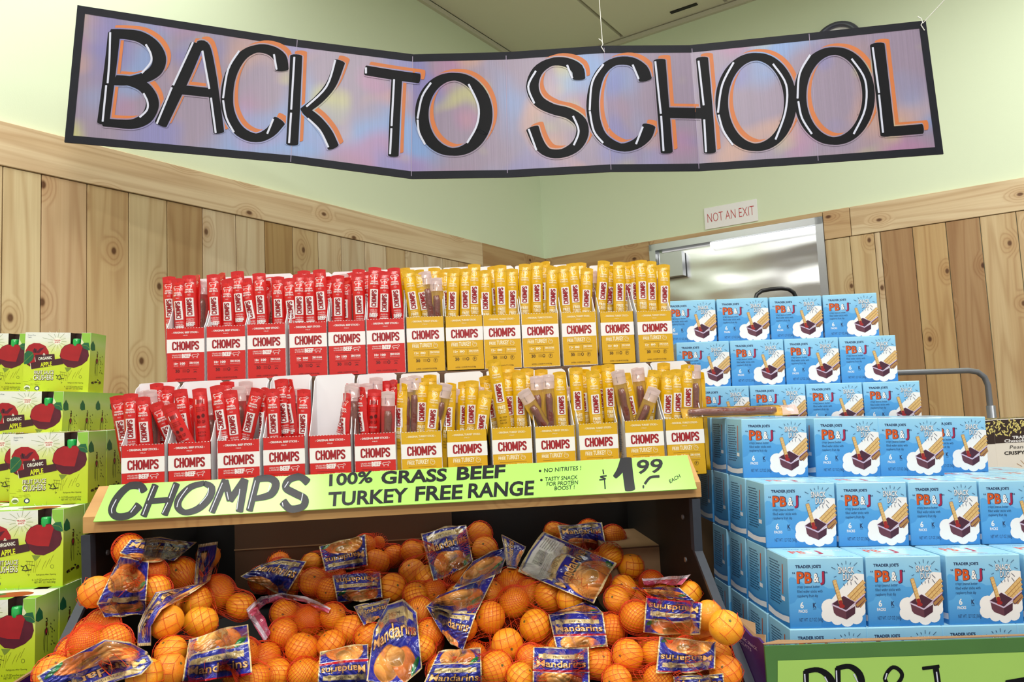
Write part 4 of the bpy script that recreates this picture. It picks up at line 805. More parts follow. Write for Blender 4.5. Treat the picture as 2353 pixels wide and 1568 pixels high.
def sticks(table, cts, Y, row):
    for (fn, lst), (cx, zb, col, num, x0, x1, ty) in zip(table, cts):
        kc = {}
        srt = sorted(lst, key=lambda q: q[0])
        for s_ in lst:
            tx, tyy = fn(s_[:2]); bx, by = fn(s_[2:4]); k = s_[5]; kd = s_[4]; turn = s_[6] if len(s_) > 6 else random.uniform(-0.12, 0.12)
            if kd == 'back' and col == 'yellow': kd = 'front'
            yo = 0.012+0.019*(k+1)
            i = srt.index(s_)
            what = {'front': '%s wrapped %s stick' % (col, 'beef' if col == 'red' else 'turkey'), 'back': 'red stick, barcode side forward', 'clear': 'clear pouch with brown meat stick'}[kd]
            place_stick(col, kd, tx, tyy, bx, by, Y+yo-0.002, Y+yo+(0.012 if abs(tx-bx) > 18 else 0.003), '%s, %s from left in %s %s carton, %s row' % (what, ORD[i], ORD[num-1], col, row), '%s sticks in the %s row' % (col, row), zb+0.003, turn)
        # sticks standing behind, seen between the front ones
        nb = 0 if (row == 'lower' and num == 5 and col == 'red') else (3 if row == 'upper' else (1 if col == 'red' else 2))
        if row == 'lower' and col == 'yellow' and num in (2, 6): nb = 1
        for j in range(nb):
            xx = x0+(x1-x0)*(0.22+0.56*(j+0.5)/nb)+random.uniform(-5, 5); base_top = min(fn(q[:2])[1] for q in lst); tyy = base_top+random.uniform(6, 20) if row == 'upper' else base_top+random.uniform(14, 36)
            place_stick(col, random.choice(['front', 'front', 'clear']), xx, tyy, xx+random.uniform(-4, 4), ty, Y+0.073, Y+0.071, '%s stick at the %s back of the %s %s carton, %s row' % (col, ('left', 'middle', 'right')[j] if nb > 1 else 'very', ORD[num-1], col, row), '%s sticks at the back of the %s %s carton, %s row' % (col, ORD[num-1], col, row), zb+0.003, random.uniform(-0.3, 0.3))
sticks(US, CU_, YU, 'upper'); sticks(LS, CL_, YL, 'lower')
# riser box behind the lower row that carries the upper row
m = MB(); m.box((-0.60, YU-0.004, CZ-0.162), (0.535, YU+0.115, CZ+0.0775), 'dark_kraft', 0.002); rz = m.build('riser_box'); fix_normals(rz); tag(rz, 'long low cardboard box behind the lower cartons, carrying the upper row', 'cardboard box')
# loose stick lying across the last carton and the blue boxes
o = take(PROT[('yellow', 'clear')], ('yellow', 'clear')); A = np.array(P(1566, 954, 1.515)); Bq = np.array(P(1830, 944, 1.50)); A[2] += 0.004; Bq[2] += 0.002; d_ = Vector(Bq-A).normalized(); y = Vector((0, 0.75, -0.66)); y = (y-d_*y.dot(d_)).normalized(); x = y.cross(d_); L_ = np.linalg.norm(Bq-A)
o.matrix_world = Matrix(((x[0], y[0], d_[0], A[0]), (x[1], y[1], d_[1], A[1]), (x[2], y[2], d_[2], A[2]), (0, 0, 0, 1))) @ Matrix.Scale(L_/SLN, 4, (0, 0, 1))
tag(o, 'loose stick of brown meat lying flat across the last carton and blue boxes', 'snack stick')

# ================================================================== BLUE SNACK BOXES
BW, BD = 0.13, 0.088
def snack_proto():
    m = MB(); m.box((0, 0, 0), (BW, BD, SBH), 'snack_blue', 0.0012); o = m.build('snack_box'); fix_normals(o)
    a = lambda X, Y: ((X-650)/540*130, (695-Y)/510*114); sc = 130/540
    p = Print(); A_ = lambda pts: [a(*q) for q in pts]
    def clipx(pts): return [(min(max(x, 0.6), 129.4), min(max(y, 0.6), 113.4)) for x, y in pts]
    p.poly(clipx(A_([(648, 335), (665, 322), (690, 326), (715, 350), (735, 356), (760, 372), (775, 395), (820, 398), (860, 388), (900, 392), (930, 410), (1200, 410), (1200, 700), (648, 700)])), 'snack_blue_mid', 0)
    p.poly(clipx(A_([(648, 520), (690, 505), (705, 480), (735, 470), (770, 470), (810, 480), (835, 510), (845, 545), (870, 560), (870, 700), (648, 700)])), 'snack_blue', 1)
    for X, Y, R in ((935, 545, 60), (925, 600, 52), (985, 632, 44), (1055, 640, 50), (1120, 628, 45), (1145, 575, 44), (1140, 540, 50), (1000, 570, 92), (1060, 560, 100), (1135, 345, 42)):
        p.poly(clipx([a(X+R*math.cos(t), Y+R*math.sin(t)) for t in np.linspace(0, 2*math.pi, 17)[:-1]]), 'white_ink', 2)
    p.poly(clipx(A_([(940, 500), (1000, 430), (1062, 370), (1110, 320), (1150, 305), (1200, 310), (1200, 520), (1120, 600), (980, 600)])), 'white_ink', 2)
    for (x0, y0, x1, y1, c) in ((1070, 478, 1196, 362, 'tan_ink'), (1088, 496, 1196, 398, 'tan_ink'), (1112, 508, 1196, 432, 'tan_ink'), (1142, 545, 1196, 492, 'tan_dark_ink')):
        p.stroke(clipx(A_([(x0, y0), (x1, y1)])), 29*sc, 'tan_dark_ink', 3, cap=False); p.stroke(clipx(A_([(x0, y0-1), (x1, y1-1)])), 19*sc, c, 4, cap=False)
        for k in range(5): t = (k+0.5)/5; X, Y = x0+(x1-x0)*t, y0+(y1-y0)*t; p.stroke(A_([(X-6, Y-11), (X+5, Y+8)]), 0.4, 'tan_dark_ink', 5, cap=False)
    p.stroke(clipx(A_([(1100, 528), (1196, 455)])), 9*sc, 'lilac_ink', 6, cap=False); p.poly(clipx(A_([(1112, 520), (1196, 458), (1199, 500), (1140, 552), (1122, 552)])), 'jam_side_ink', 5)
    p.stroke(clipx(A_([(1125, 540), (1196, 482)])), 20*sc, 'tan_dark_ink', 6, cap=False)
    p.poly(A_([(955, 535), (1048, 580), (1050, 637), (978, 606), (962, 585)]), 'jam_side_ink', 6); p.poly(A_([(1048, 580), (1116, 540), (1112, 596), (1050, 637)]), 'jam_ink', 6)
    p.poly(A_([(948, 522), (1036, 465), (1116, 512), (1046, 572)]), 'jam_ink', 7)
    p.stroke(A_([(950, 528), (1000, 550), (1047, 574), (1085, 552), (1117, 520)]), 10*sc, 'lilac_ink', 8, cap=False); p.stroke(A_([(948, 522), (1036, 465), (1116, 512)]), 3*sc, 'lilac_ink', 8, cap=False)
    p.ell(*a(1020, 540), 5, 3.2, 'jam_red_ink', 8); p.stroke(A_([(974, 352), (1014, 520)]), 29*sc, 'tan_dark_ink', 9); p.stroke(A_([(974, 354), (1012, 500)]), 23*sc, 'tan_ink', 10); p.stroke(A_([(1010, 500), (1018, 540)]), 24*sc, 'jam_red_ink', 11)
    for k in range(7): t = k/7; X, Y = 974+38*t, 360+140*t; p.stroke(A_([(X-13, Y+6), (X+12, Y-4)]), 0.4, 'tan_dark_ink', 11, cap=False)
    p.text("TRADER JOE'S", *a(701, 257), 44, 4.4, 'navy_ink', 3, bold=0.03)
    for t, x0, x1, y0, y1, c in (('P', 708, 762, 366, 286, 'orange_ink'), ('B', 764, 816, 366, 290, 'orange_ink'), ('&', 826, 868, 360, 296, 'white_ink'), ('J', 874, 906, 356, 286, 'crimson_ink')):
        p.text(t, *a(x0+3, y0+1), (x1-x0)*sc, (y0-y1)*0.2235, 'navy_ink', 3, bold=0.045); p.text(t, *a(x0, y0), (x1-x0)*sc*0.94, (y0-y1)*0.2235*0.96, c, 4, bold=0.03)
    for X in (681, 692, 911, 922): p.stroke(A_([(X, 288), (X+3, 298)]), 1.3, 'navy_ink', 4)
    for s_, X, Y, W_, c in (('SNACK', 1003, 298, 114, 0), ('DUO', 1036, 350, 70, 0)):
        p.text(s_, *a(X+2, Y+3), W_*sc, 9.9, 'navy_ink', 12, bold=0.03); p.text(s_, *a(X, Y), W_*sc, 9.6, 'white_ink', 13, bold=0.012)
    for s_, Y, W_ in (('crispy peanut butter', 403, 162), ('filled wafer sticks with', 437, 180), ('raspberry fruit dip', 470, 146)): p.text(s_, *a(708, Y), W_*sc, 4.6, 'navy_ink', 3, bold=0.0)
    p.text('6', *a(726, 548), 25*sc, 9.6, 'white_ink', 3, bold=0.02); p.text('PACKS', *a(714, 580), 62*sc, 4.4, 'white_ink', 3, bold=0.02)
    p.text('K', *a(816, 545), 24*sc, 7, 'navy_ink', 3, bold=0.04); p.text('DAIRY', *a(816, 560), 24*sc, 2, 'navy_ink', 3)
    p.text('NET WT. 12.7 OZ (360g)', *a(716, 645), 168*sc, 5.6, 'navy_ink', 3, bold=0.0)
    for q in ([(1000, 230), (1010, 245)], [(1030, 225), (1036, 240)], [(1062, 210), (1062, 235)], [(1090, 240), (1097, 222)], [(1118, 246), (1142, 224)], [(957, 254), (985, 270)], [(1143, 280), (1166, 292)], [(972, 328), (990, 320)], [(1118, 322), (1142, 348)], [(1090, 362), (1093, 385)], [(1118, 356), (1136, 384)], [(1066, 368), (1067, 386)], [(1038, 376), (1046, 392)]): p.stroke(A_(q), 0.8, 'navy_ink', 14)
    p.build('front_print', lambda x, z, l: (x*0.001, -0.0002-0.00006*l, z*0.001), o)
    p = Print()        # left side: wafer stick, recipe lines, white band
    p.poly([(0.6, 0.6), (87.4, 0.6), (87.4, 22), (60, 18), (30, 19), (0.6, 24)], 'snack_blue_mid', 0); p.poly([(1, 7), (30, 5), (60, 6), (87, 9), (87, 19), (60, 15), (30, 14), (1, 18)], 'snack_band', 1)
    p.stroke([(64, 50), (66, 100)], 3.4, 'tan_dark_ink', 1); p.stroke([(64, 52), (66, 99)], 2.4, 'orange_ink', 2); p.rect(58, 40, 72, 47, 'snack_band', 1)
    for k in range(16): p.text('crispy peanut butter filled', 10+(k % 3), 99-k*4.6, 38+(k*5) % 9, 2.4, 'navy_ink', 1, bold=0.02)
    p.build('side_print', lambda x, z, l: (-0.0002-0.00006*l, BD-x*0.001, z*0.001), o)
    p = Print(); p.rect(1.2, 1.2, 128.8, 86.8, 'snack_top_blue', 0)
    for t, x0, c in (('P', 24, 'orange_ink'), ('B', 38, 'orange_ink'), ('&', 52, 'white_ink'), ('J', 66, 'crimson_ink')): p.text(t, x0, 36, 12, 22, c, 1, bold=0.03)
    p.text("TRADER JOE'S", 22, 68, 50, 5, 'navy_ink', 1); p.text('SNACK DUO', 88, 55, 34, 9, 'white_ink', 1); p.stroke([(30, 26), (84, 14)], 1.6, 'orange_ink', 1); p.text('wafer sticks with fruit dip', 60, 6, 56, 4, 'grey_text', 1)
    p.build('top_print', lambda x, y, l: (x*0.001, y*0.001, SBH+0.0002+0.00006*l), o)
    reg(o); return o
SBP = snack_proto(); sbn = [0]
def frame(org, yaw, lean, tilt=0.0): return Matrix.Translation((org[0], org[1], CZ+org[2])) @ Matrix.Rotation(yaw, 4, 'Z') @ Matrix.Rotation(lean, 4, 'Y') @ Matrix.Rotation(tilt, 4, 'X')
def snack(Mx, lx, ly, lz, label, group, rot=0.0):
    o = take(SBP, 'sb'); o.matrix_world = Mx @ Matrix.Translation((lx, ly, lz)) @ Matrix.Rotation(math.radians(rot), 4, 'Z'); tag(o, label, 'snack box', group)
M1 = frame((0.551, 1.218, -0.277), -0.028, 0.041)
tier = {0: 'bottom tier', 1: 'second tier', 2: 'third tier', 3: 'top tier'}
lays = {0: (-0.002, -0.004, -2, [0, 1, 2, 3, 4], 4), 1: (0.0, 0.0, -1, [0, 1.03, 2.10, 3.16, 4.2], 4), 2: (0.0, 0.089, 0, [0, 1.03, 2.06, 3.09, 4.12], 4), 3: (0.002, 0.196, 1, [0, 1.12, 2.12], 3)}
for lv, (rx_, ry, top, cols, dep) in lays.items():
    for ci, cx_ in enumerate(cols):
        for dj in range(dep):
            if dj > 1 and ci > 0 and lv < 2: continue
            if dj > 2 and ci > 0: continue
            lab = 'blue snack box, %s from left in the front face of the front stack, %s' % (ORD[ci], tier[lv]) if dj == 0 else ('blue snack box on the left flank, %s behind the front, %s' % (ORD[dj-1], tier[lv]) if ci == 0 else 'blue snack box inside the front stack, %s column, %s behind the front, %s' % (ORD[ci], ORD[dj-1], tier[lv]))
            yy = ry+dj*(BD+0.004+0.002*dj)
            if lv == 3: yy = ry+dj*(BD+0.006)
            snack(M1, cx_*BW+rx_+(0 if dj == 0 else random.uniform(-0.001, 0.001)), yy, top*SBH, lab, 'blue snack boxes, %s' % tier[lv], 0)
snack(M1, 3.10*BW+0.012, 0.196+0.065, 1*SBH, 'blue snack box set back at the right end of the top tier', 'blue snack boxes, %s' % tier[3])
snack(M1, 3.10*BW+0.012, 0.196+0.065+0.095, 1*SBH, 'blue snack box rearmost at the right end of the top tier', 'blue snack boxes, %s' % tier[3])
M2 = frame((0.595, 1.762, 0.021), -0.166, 0.019)
for lv, (rx_, ry, cols) in enumerate((((0.0, 0.0, [0, 1.02, 2.04, 3.06])), ((-0.031, 0.05, [0, 1.02, 2.04, 3.06])), ((-0.048, 0.11, [0, 1.03, 2.06, 3.09])))):
    nm = ['lowest visible row of the rear stack', 'middle row of the rear stack', 'topmost row of the rear stack'][lv]
    for ci, cx_ in enumerate(cols):
        last = ci == 3
        snack(M2, cx_*BW+rx_, ry, (lv-1)*SBH, 'blue snack box, %s from the left in the %s' % (ORD[ci], nm), 'blue snack boxes in the rear stack', -5 if last and lv else 0)
m = MB(); m.box((-0.07, 0.0, -0.8), (0.60, 0.21, -SBH-0.0005), 'kraft', 0.002); o = m.build('carton_plinth'); fix_normals(o); o.matrix_world = M2; tag(o, 'plain shipping carton under the rear stack of blue snack boxes', 'cardboard box')
# purple open case around the blue stack, with torn kraft edge
pc0 = P(1757, 1484, 1.165); xL = pc0[0]
case = empty('display_case', (0.9, 1.3, 0)); tag(case, 'purple printed cardboard case with torn kraft edge holding the blue snack boxes', 'cardboard case')
zt = pc0[2]; zbk = PX(1702, 1431, xL)
m = MB(); m.prism([(xL, 1.17, zt), (xL, 1.19, zt+0.004), (xL, 1.22, zt-0.002), (xL, 1.26, zt+0.004), (xL, 1.30, zt+0.002), (xL, 1.62, zt-0.004), (xL, 1.62, 0.12), (xL, 1.17, 0.12)], (0.004, 0, 0), 'purple_card'); child(m, 'side_panel', case)
zr_ = P(2480, 1462, 1.160)[2]+(0.0 if True else 0); xr_ = P(2480, 1462, 1.160)[0]; zl_ = P(1757, 1486, 1.160)[2]; m = MB(); m.prism([(xL, 1.166, 0.12), (xr_, 1.166, 0.12), (xr_, 1.166, zr_-0.002), (xL, 1.166, zl_-0.002)], (0, 0.004, 0), 'purple_card'); child(m, 'front_panel', case)
m = MB(); m.box((xL, 1.60, 0.12), (xL+0.9, 1.604, zt-0.3), 'purple_card'); child(m, 'back_panel', case)
m = MB(); m.box((xL, 1.17, 0.0), (xL+0.9, 1.62, 0.12), 'dark_kraft'); child(m, 'base', case)
m = MB(); rgn = [(xL+0.003, 1.172, zt-0.002), (xL+0.012, 1.19, zt+0.008), (xL+0.008, 1.22, zt+0.001), (xL+0.02, 1.25, zt+0.009), (xL+0.006, 1.30, zt+0.008)]
m.prism([(x, y, z) for x, y, z in rgn]+[(xL+0.003, 1.30, zt-0.012), (xL+0.003, 1.172, zt-0.012)], (0.0015, 0, 0), 'kraft'); m.prism([(xL, 1.172, zt), (xL+0.03, 1.180, zt+0.001), (xL+0.06, 1.174, zt), (xr_, 1.174, zr_), (xr_, 1.168, zr_), (xL, 1.168, zt)], (0, 0, 0.0012), 'kraft'); child(m, 'torn_edge', case)
p = Print(); p.text('ORGANIC SNACK', 0, 0, 95, 5, 'lilac_ink', 0); p.text('BISCUITS', 0, -9, 70, 5, 'lilac_ink', 0); p.stroke([(-20+5*math.cos(t), -42+6*math.sin(t)) for t in np.linspace(0, 2*math.pi, 14)], 1, 'lilac_ink', 0); p.text('K', -22, -44, 4, 5, 'lilac_ink', 0)
m_ = p.build('print', lambda x, z, l: (xL-0.0006, 1.29-x*0.001, zt-0.018+z*0.001)); m_.parent = case; m_.matrix_parent_inverse = Matrix.Translation(-Vector(case.location))
m = MB(); m.box((0.53, 1.20, 0.12), (1.22, 1.62, CZ-0.277-2*SBH-0.118-0.03), 'kraft'); o = m.build('filler_carton'); fix_normals(o); tag(o, 'kraft carton inside the purple case under the blue snack boxes', 'cardboard box')
# bottom tier rests on a carton hidden in the case
for ci in range(5):
    for dj in range(2): snack(M1, ci*BW, dj*(BD+0.006)-0.004, -3*SBH, 'blue snack box behind the green sign, %s column, %s row' % (ORD[ci], ORD[dj]), 'blue snack boxes hidden behind the green sign')
# green hand-painted sign
gy = 1.160; n_ = np.array([0, 1.0, 0])
g4 = [P(1757, 1486, gy), P(2480, 1462, gy)]
m = MB(); m.prism([(g4[0][0], gy, g4[0][2]), (g4[1][0], gy, g4[1][2]), (g4[1][0], gy, g4[1][2]-0.20), (g4[0][0], gy, g4[0][2]-0.20)], (0, 0.004, 0), 'green_border'); gs = m.build('painted_sign'); fix_normals(gs); tag(gs, 'green card sign with darker green border and black PB & J lettering below the blue boxes', 'sign')
p = Print(); p.poly([(1787, 1519), (2480, 1495), (2480, 1760), (1787, 1760)], 'green_card', 0)
for pts, wd in (([(1852, 1543), (1853, 1660)], 13), ([(1850, 1544), (1880, 1540), (1905, 1556), (1914, 1585), (1890, 1615), (1855, 1620)], [11, 12, 16, 18, 14, 10]), ([(1925, 1536), (1927, 1660)], 13), ([(1923, 1537), (1952, 1532), (1975, 1550), (1978, 1580), (1955, 1600), (1930, 1604)], [11, 12, 16, 18, 14, 10]), ([(1930, 1604), (1975, 1612), (1985, 1640), (1930, 1660)], 14),
    ([(2100, 1660), (2040, 1575), (2036, 1552), (2052, 1534), (2070, 1544), (2070, 1562), (2040, 1600), (2030, 1640), (2060, 1660), (2090, 1620)], 9), ([(2120, 1537), (2158, 1532)], 8), ([(2150, 1534), (2158, 1600), (2150, 1650), (2120, 1655)], 14), ([(2312, 1570), (2370, 1560)], 12)): p.stroke(pts, wd, 'letter_black', 1, sub=4)
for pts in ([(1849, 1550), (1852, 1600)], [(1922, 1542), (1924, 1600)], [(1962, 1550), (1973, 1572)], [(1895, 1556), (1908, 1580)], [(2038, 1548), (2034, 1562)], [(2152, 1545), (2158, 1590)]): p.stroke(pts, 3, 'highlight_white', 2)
p.build('lettering', lambda x, y, l: hit(x, y, (0, gy-0.0006-0.0004*l, 0), n_), gs)

# rice bite boxes at the right edge
def rice_proto():
    m = MB(); m.box((0, 0, 0), (0.17, 0.07, 0.15), 'rice_white', 0.001); o = m.build('rice_bite_box'); fix_normals(o)
    p = Print(); p.rect(1, 95, 169, 149, 'rice_brown', 0)
    rr_ = random.Random(3)
    for k in range(150):
        x, y = rr_.uniform(4, 166), rr_.uniform(112, 147)
        if y < 118 and 50 < x < 120: continue
        p.ell(x, y, 3.6, 1.5, 'rice_grain', 1, rot=rr_.uniform(0, 3.1), n=8)
    p.text("TRADER JOE'S", 45, 104, 80, 6, 'white_ink', 2, bold=0.04); p.text('Chocolatey Coated', 25, 96.5, 120, 6.5, 'white_ink', 2, bold=0.03)
    p.text('Peanut Butter', 36, 81, 98, 8, 'black_ink', 1, shear=0.25); p.text('CRISPY RICE BITES', 22, 68, 126, 7.5, 'black_ink', 1, bold=0.03)
    for k in range(7): a = math.pi*(0.2+0.1*k); p.stroke([(85+30*math.cos(a), 28+20*math.sin(a)), (85+44*math.cos(a), 28+32*math.sin(a))], 1.2, 'tan_dark_ink', 1)
    p.build('front_print', lambda x, z, l: (x*0.001, -0.0002-0.0001*l, z*0.001), o)
    p = Print(); p.rect(1, 1, 169, 69, 'rice_brown', 0)
    for k in range(150): p.ell(rr_.uniform(4, 166), rr_.uniform(4, 66), 3.6, 1.5, 'rice_grain', 1, rot=rr_.uniform(0, 3.1), n=8)
    p.build('top_print', lambda x, y, l: (x*0.001, y*0.001, 0.1502+0.0001*l), o); reg(o); return o
RP = rice_proto(); rp0 = P(2278, 965, 1.82); RS = 1.12
for k, (dx, dy, dz, lab) in enumerate(((0, 0, 0.0, 'brown and white rice bite box at the right edge, beside the blue boxes'), (-0.172, 0.0, 0, 'brown and white rice bite box mostly hidden behind the blue boxes'), (0.172, 0.01, 0, 'brown and white rice bite box just beyond the right edge'), (0.03, -0.1, -0.151, 'rice bite box one level lower at the right edge, grain-patterned top showing'), (-0.06, 0.0, -0.151, 'rice bite box supporting the upper rice bite boxes, hidden behind blue boxes'), (0.13, 0.02, -0.151, 'rice bite box supporting the row beyond the right edge'))):
    o = take(RP, 'rp'); o.matrix_world = Matrix.Translation((rp0[0]+dx*RS, rp0[1]+dy*0.9, rp0[2]-(0.15-dz)*RS)) @ Matrix.Rotation(math.radians(-3), 4, 'Z') @ Matrix.Scale(RS, 4); tag(o, lab, 'snack box', 'rice bite boxes at the right edge')
m = MB(); m.box((rp0[0]-0.12, 1.70, 0), (rp0[0]+0.36, 1.92, rp0[2]-(0.302)*RS), 'kraft', 0.002); o = m.build('carton_plinth'); fix_normals(o); tag(o, 'plain shipping carton under the rice bite boxes at the right', 'cardboard box')

# ================================================================== APPLE BOXES (left)
AW, AD, AH = 0.15, 0.07, 0.14
def apple_proto():
    m = MB(); hx0, hx1, hz, hd = 0.104, 0.127, AH-0.034, 0.022
    fm, sm = 'apple_box_front', 'apple_box_side'
    Q = lambda pts, mt: m.face(pts, mt)
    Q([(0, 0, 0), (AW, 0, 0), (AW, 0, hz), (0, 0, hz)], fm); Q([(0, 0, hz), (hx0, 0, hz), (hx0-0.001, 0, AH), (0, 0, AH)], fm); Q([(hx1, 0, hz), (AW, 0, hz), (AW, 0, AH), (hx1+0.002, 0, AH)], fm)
    Q([(AW, 0, 0), (AW, AD, 0), (AW, AD, AH), (AW, 0, AH)], sm); Q([(0, AD, 0), (0, 0, 0), (0, 0, AH), (0, AD, AH)], sm); Q([(AW, AD, 0), (0, AD, 0), (0, AD, AH), (AW, AD, AH)], sm); Q([(0, AD, 0), (AW, AD, 0), (AW, 0, 0), (0, 0, 0)], sm)
    Q([(0, 0, AH), (hx0-0.001, 0, AH), (hx0, hd, AH), (0, hd, AH)], 'fresh_green'); Q([(hx1+0.002, 0, AH), (AW, 0, AH), (AW, hd, AH), (hx1, hd, AH)], 'fresh_green'); Q([(0, hd, AH), (AW, hd, AH), (AW, AD, AH), (0, AD, AH)], 'ray_white')
    Q([(hx0, 0, hz), (hx1, 0, hz), (hx1, hd, hz), (hx0, hd, hz)], 'rice_brown'); Q([(hx0, hd, hz), (hx1, hd, hz), (hx1, hd, AH), (hx0, hd, AH)], 'rice_brown'); Q([(hx0, 0, hz), (hx0, hd, hz), (hx0, hd, AH), (hx0-0.001, 0, AH)], 'rice_brown'); Q([(hx1, 0, hz), (hx1, hd, hz), (hx1, hd, AH), (hx1+0.002, 0, AH)], 'rice_brown')
    o = m.build('apple_sauce_box')
    c = MB(); ch = 0.017; cx_, cy_, cz_ = (hx0+hx1)/2-0.001, 0.0075, hz+0.003
    rings = [(0.0082, 0), (0.0086, 0.003), (0.0086, ch-0.003), (0.0074, ch)]; n = 20
    for r_, z in rings:
        for k in range(n): a = 2*math.pi*k/n; rr2 = r_*(1+0.03*(k % 2)); c.v.append((cx_+rr2*math.cos(a), cy_+rr2*math.sin(a), cz_+z))
    for j in range(3):
        for k in range(n): c.f.append((j*n+k, j*n+(k+1) % n, (j+1)*n+(k+1) % n, (j+1)*n+k)); c.i.append(c.mi('cap_green'))
    c.f.append(tuple(range(3*n, 4*n))); c.i.append(0); c.build('pouch_cap', o, True)
    a = lambda X, Y: ((X-100)/665*150, (965+605-(Y+(X-105)*0.038))/605*140); A_ = lambda pts: [a(*q) for q in pts]; sc = 150/665
    p = Print()
    def clip(pts): return [(min(max(x, 0.5), 149.5), min(max(y, 0.5), 139.5)) for x, y in pts]
    p.poly(clip(A_([(670, 930), (770, 930), (770, 1130), (735, 1090), (700, 1050), (675, 1010)])), 'fresh_green', 0)
    for k in range(26):
        t = 2*math.pi*k/26; r0, r1 = 45, 95+30*(k % 3); p.stroke(A_([(425+r0*math.cos(t), 1042+r0*math.sin(t)*0.9), (425+r1*math.cos(t), 1042+r1*math.sin(t)*0.8)]), 0.55, 'ray_white' if k % 2 else 'stem_green', 0, cap=False)
    p.ell(*a(425, 1042), 9, 8, 'ray_white', 1); p.text('TRADER', a(425, 0)[0]-8, a(425, 1042)[1]+0.5, 16, 3, 'sign_red_ink', 2, bold=0.03); p.text("JOE'S", a(425, 0)[0]-6, a(425, 1042)[1]-4, 12, 3, 'sign_red_ink', 2, bold=0.03)
    p.poly(clip(A_([(110, 1150), (140, 1095), (190, 1070), (250, 1070), (310, 1095), (345, 1150), (350, 1200), (320, 1260), (230, 1300), (170, 1300), (120, 1250)])), 'apple_red', 1)
    p.poly(clip(A_([(185, 1140), (200, 1128), (222, 1130), (230, 1150), (260, 1120), (300, 1110), (250, 1170), (190, 1170)])), 'apple_dark', 2); p.stroke(A_([(200, 1125), (212, 1165)]), 2.2, 'black_ink', 3)
    p.poly(clip(A_([(88, 1285), (88, 1180), (130, 1150), (180, 1160), (200, 1200), (185, 1245), (150, 1280), (110, 1290)])), 'leaf_green', 3); p.stroke(clip(A_([(95, 1270), (190, 1175)])), 0.8, 'stem_green', 4); 
    p.poly(clip(A_([(120, 1260), (170, 1295), (165, 1310), (130, 1290)])), 'apple_dark', 2)
    AP = [(458, 1190), (470, 1125), (500, 1085), (555, 1060), (600, 1066), (650, 1055), (710, 1080), (745, 1125), (755, 1175), (740, 1225), (690, 1270), (610, 1305), (540, 1298), (490, 1255)]
    p.poly(clip(A_(AP)), 'apple_dark', 1); p.poly(clip(A_([(462, 1180), (472, 1128), (502, 1090), (555, 1064), (600, 1070), (655, 1060), (690, 1078), (672, 1150), (650, 1235), (560, 1232), (480, 1212)])), 'apple_red', 2)
    p.poly(A_([(515, 1303), (585, 1306), (560, 1335), (540, 1350)]), 'stem_green', 1)
    p.poly(clip(A_([(672, 1070), (700, 1045), (745, 1042), (790, 1110), (745, 1120), (700, 1105)])), 'leaf_green', 3); p.stroke(clip(A_([(680, 1070), (730, 1075), (775, 1105)])), 0.7, 'stem_green', 4)
    p.poly(A_([(210, 1190), (405, 1172), (412, 1225), (220, 1262)]), 'band_brown', 4); p.poly(A_([(170, 1272), (480, 1212), (500, 1270), (180, 1335)]), 'band_brown', 5)
    p.stroke(A_([(210, 1215), (218, 1258)]), 0.8, 'ray_white', 6); p.stroke(A_([(165, 1275), (180, 1338)]), 0.8, 'ray_white', 6)
    p.text('ORGANIC', *a(247, 1242), 31, 6.6, 'ray_white', 6, rot=0.10, bold=0.02); p.text('APPLE', *a(272, 1308), 26, 9.6, 'lime_ink', 6, rot=0.10, bold=0.03); p.text('&', *a(288, 1190), 6, 5, 'ray_white', 6)
    p.text('FRUIT SAUCE', *a(212, 1389), 45, 8.8, 'band_brown', 3, rot=0.02, bold=0.045); p.text('FRUIT SAUCE', *a(210, 1386), 45, 8.5, 'ray_white', 4, rot=0.02); p.text('CRUSHERS', *a(209, 1447), 45, 11.4, 'band_brown', 3, rot=0.02, bold=0.04); p.text('CRUSHERS', *a(207, 1443), 45, 11, 'ray_white', 4, rot=0.02)
    rr_ = random.Random(5)
    p.stroke(A_([(430, 1385), (450, 1395), (470, 1380), (490, 1420), (515, 1415), (470, 1425), (440, 1420), (455, 1400)]), 1.8, 'black_ink', 3); p.stroke(A_([(470, 1350), (530, 1355), (480, 1375), (540, 1385)]), 0.8, 'black_ink', 3); p.stroke(A_([(485, 1450), (500, 1455), (490, 1465)]), 0.9, 'black_ink', 3)
    for X in (470, 490, 510, 530, 545): p.stroke(A_([(X, 1440), (X+12, 1350)]), 0.35, 'brown_ink', 3)
    for X, Y in ((590, 1330), (630, 1345), (660, 1330), (690, 1300)): p.stroke(A_([(X, Y), (X-20, Y+40), (X-32, Y+70)]), 0.4, 'brown_ink', 3)
    for k in range(14): X, Y = rr_.uniform(95, 230), rr_.uniform(1430, 1500); p.stroke(clip(A_([(X, Y), (X+rr_.uniform(20, 60), Y+2)])), 0.35, 'brown_ink', 1, cap=False)
    p.ell(*a(148, 1525), 7, 6, 'ray_white', 2); p.ell(*a(148, 1531), 6, 3.4, 'stem_green', 3); p.text('USDA', a(148, 0)[0]-4, a(148, 1525)[1], 8, 3, 'navy_ink', 4); p.ell(*a(248, 1525), 5.6, 5, 'navy_ink', 2); p.ell(*a(248, 1525), 3.4, 3, 'ray_white', 3)
    p.stroke([(a(679, 1392)[0]+3*math.cos(t), a(679, 1392)[1]+3.2*math.sin(t)) for t in np.linspace(0, 6.28, 12)], 0.5, 'black_ink', 2, cap=False)
    p.text('Refrigerate After Opening', *a(555, 1462), 35, 2.6, 'black_ink', 2); p.text('4 - 3.17 OZ pouches per box', *a(520, 1504), 43, 3.4, 'black_ink', 2); p.text('NET WT. 12.7 OZ (360g)', *a(540, 1524), 38, 3.4, 'black_ink', 2); p.text('Gluten Free', *a(125, 998), 18, 2.6, 'grey_text', 2); p.text('Vegan', *a(125, 1018), 9, 2.6, 'grey_text', 2)
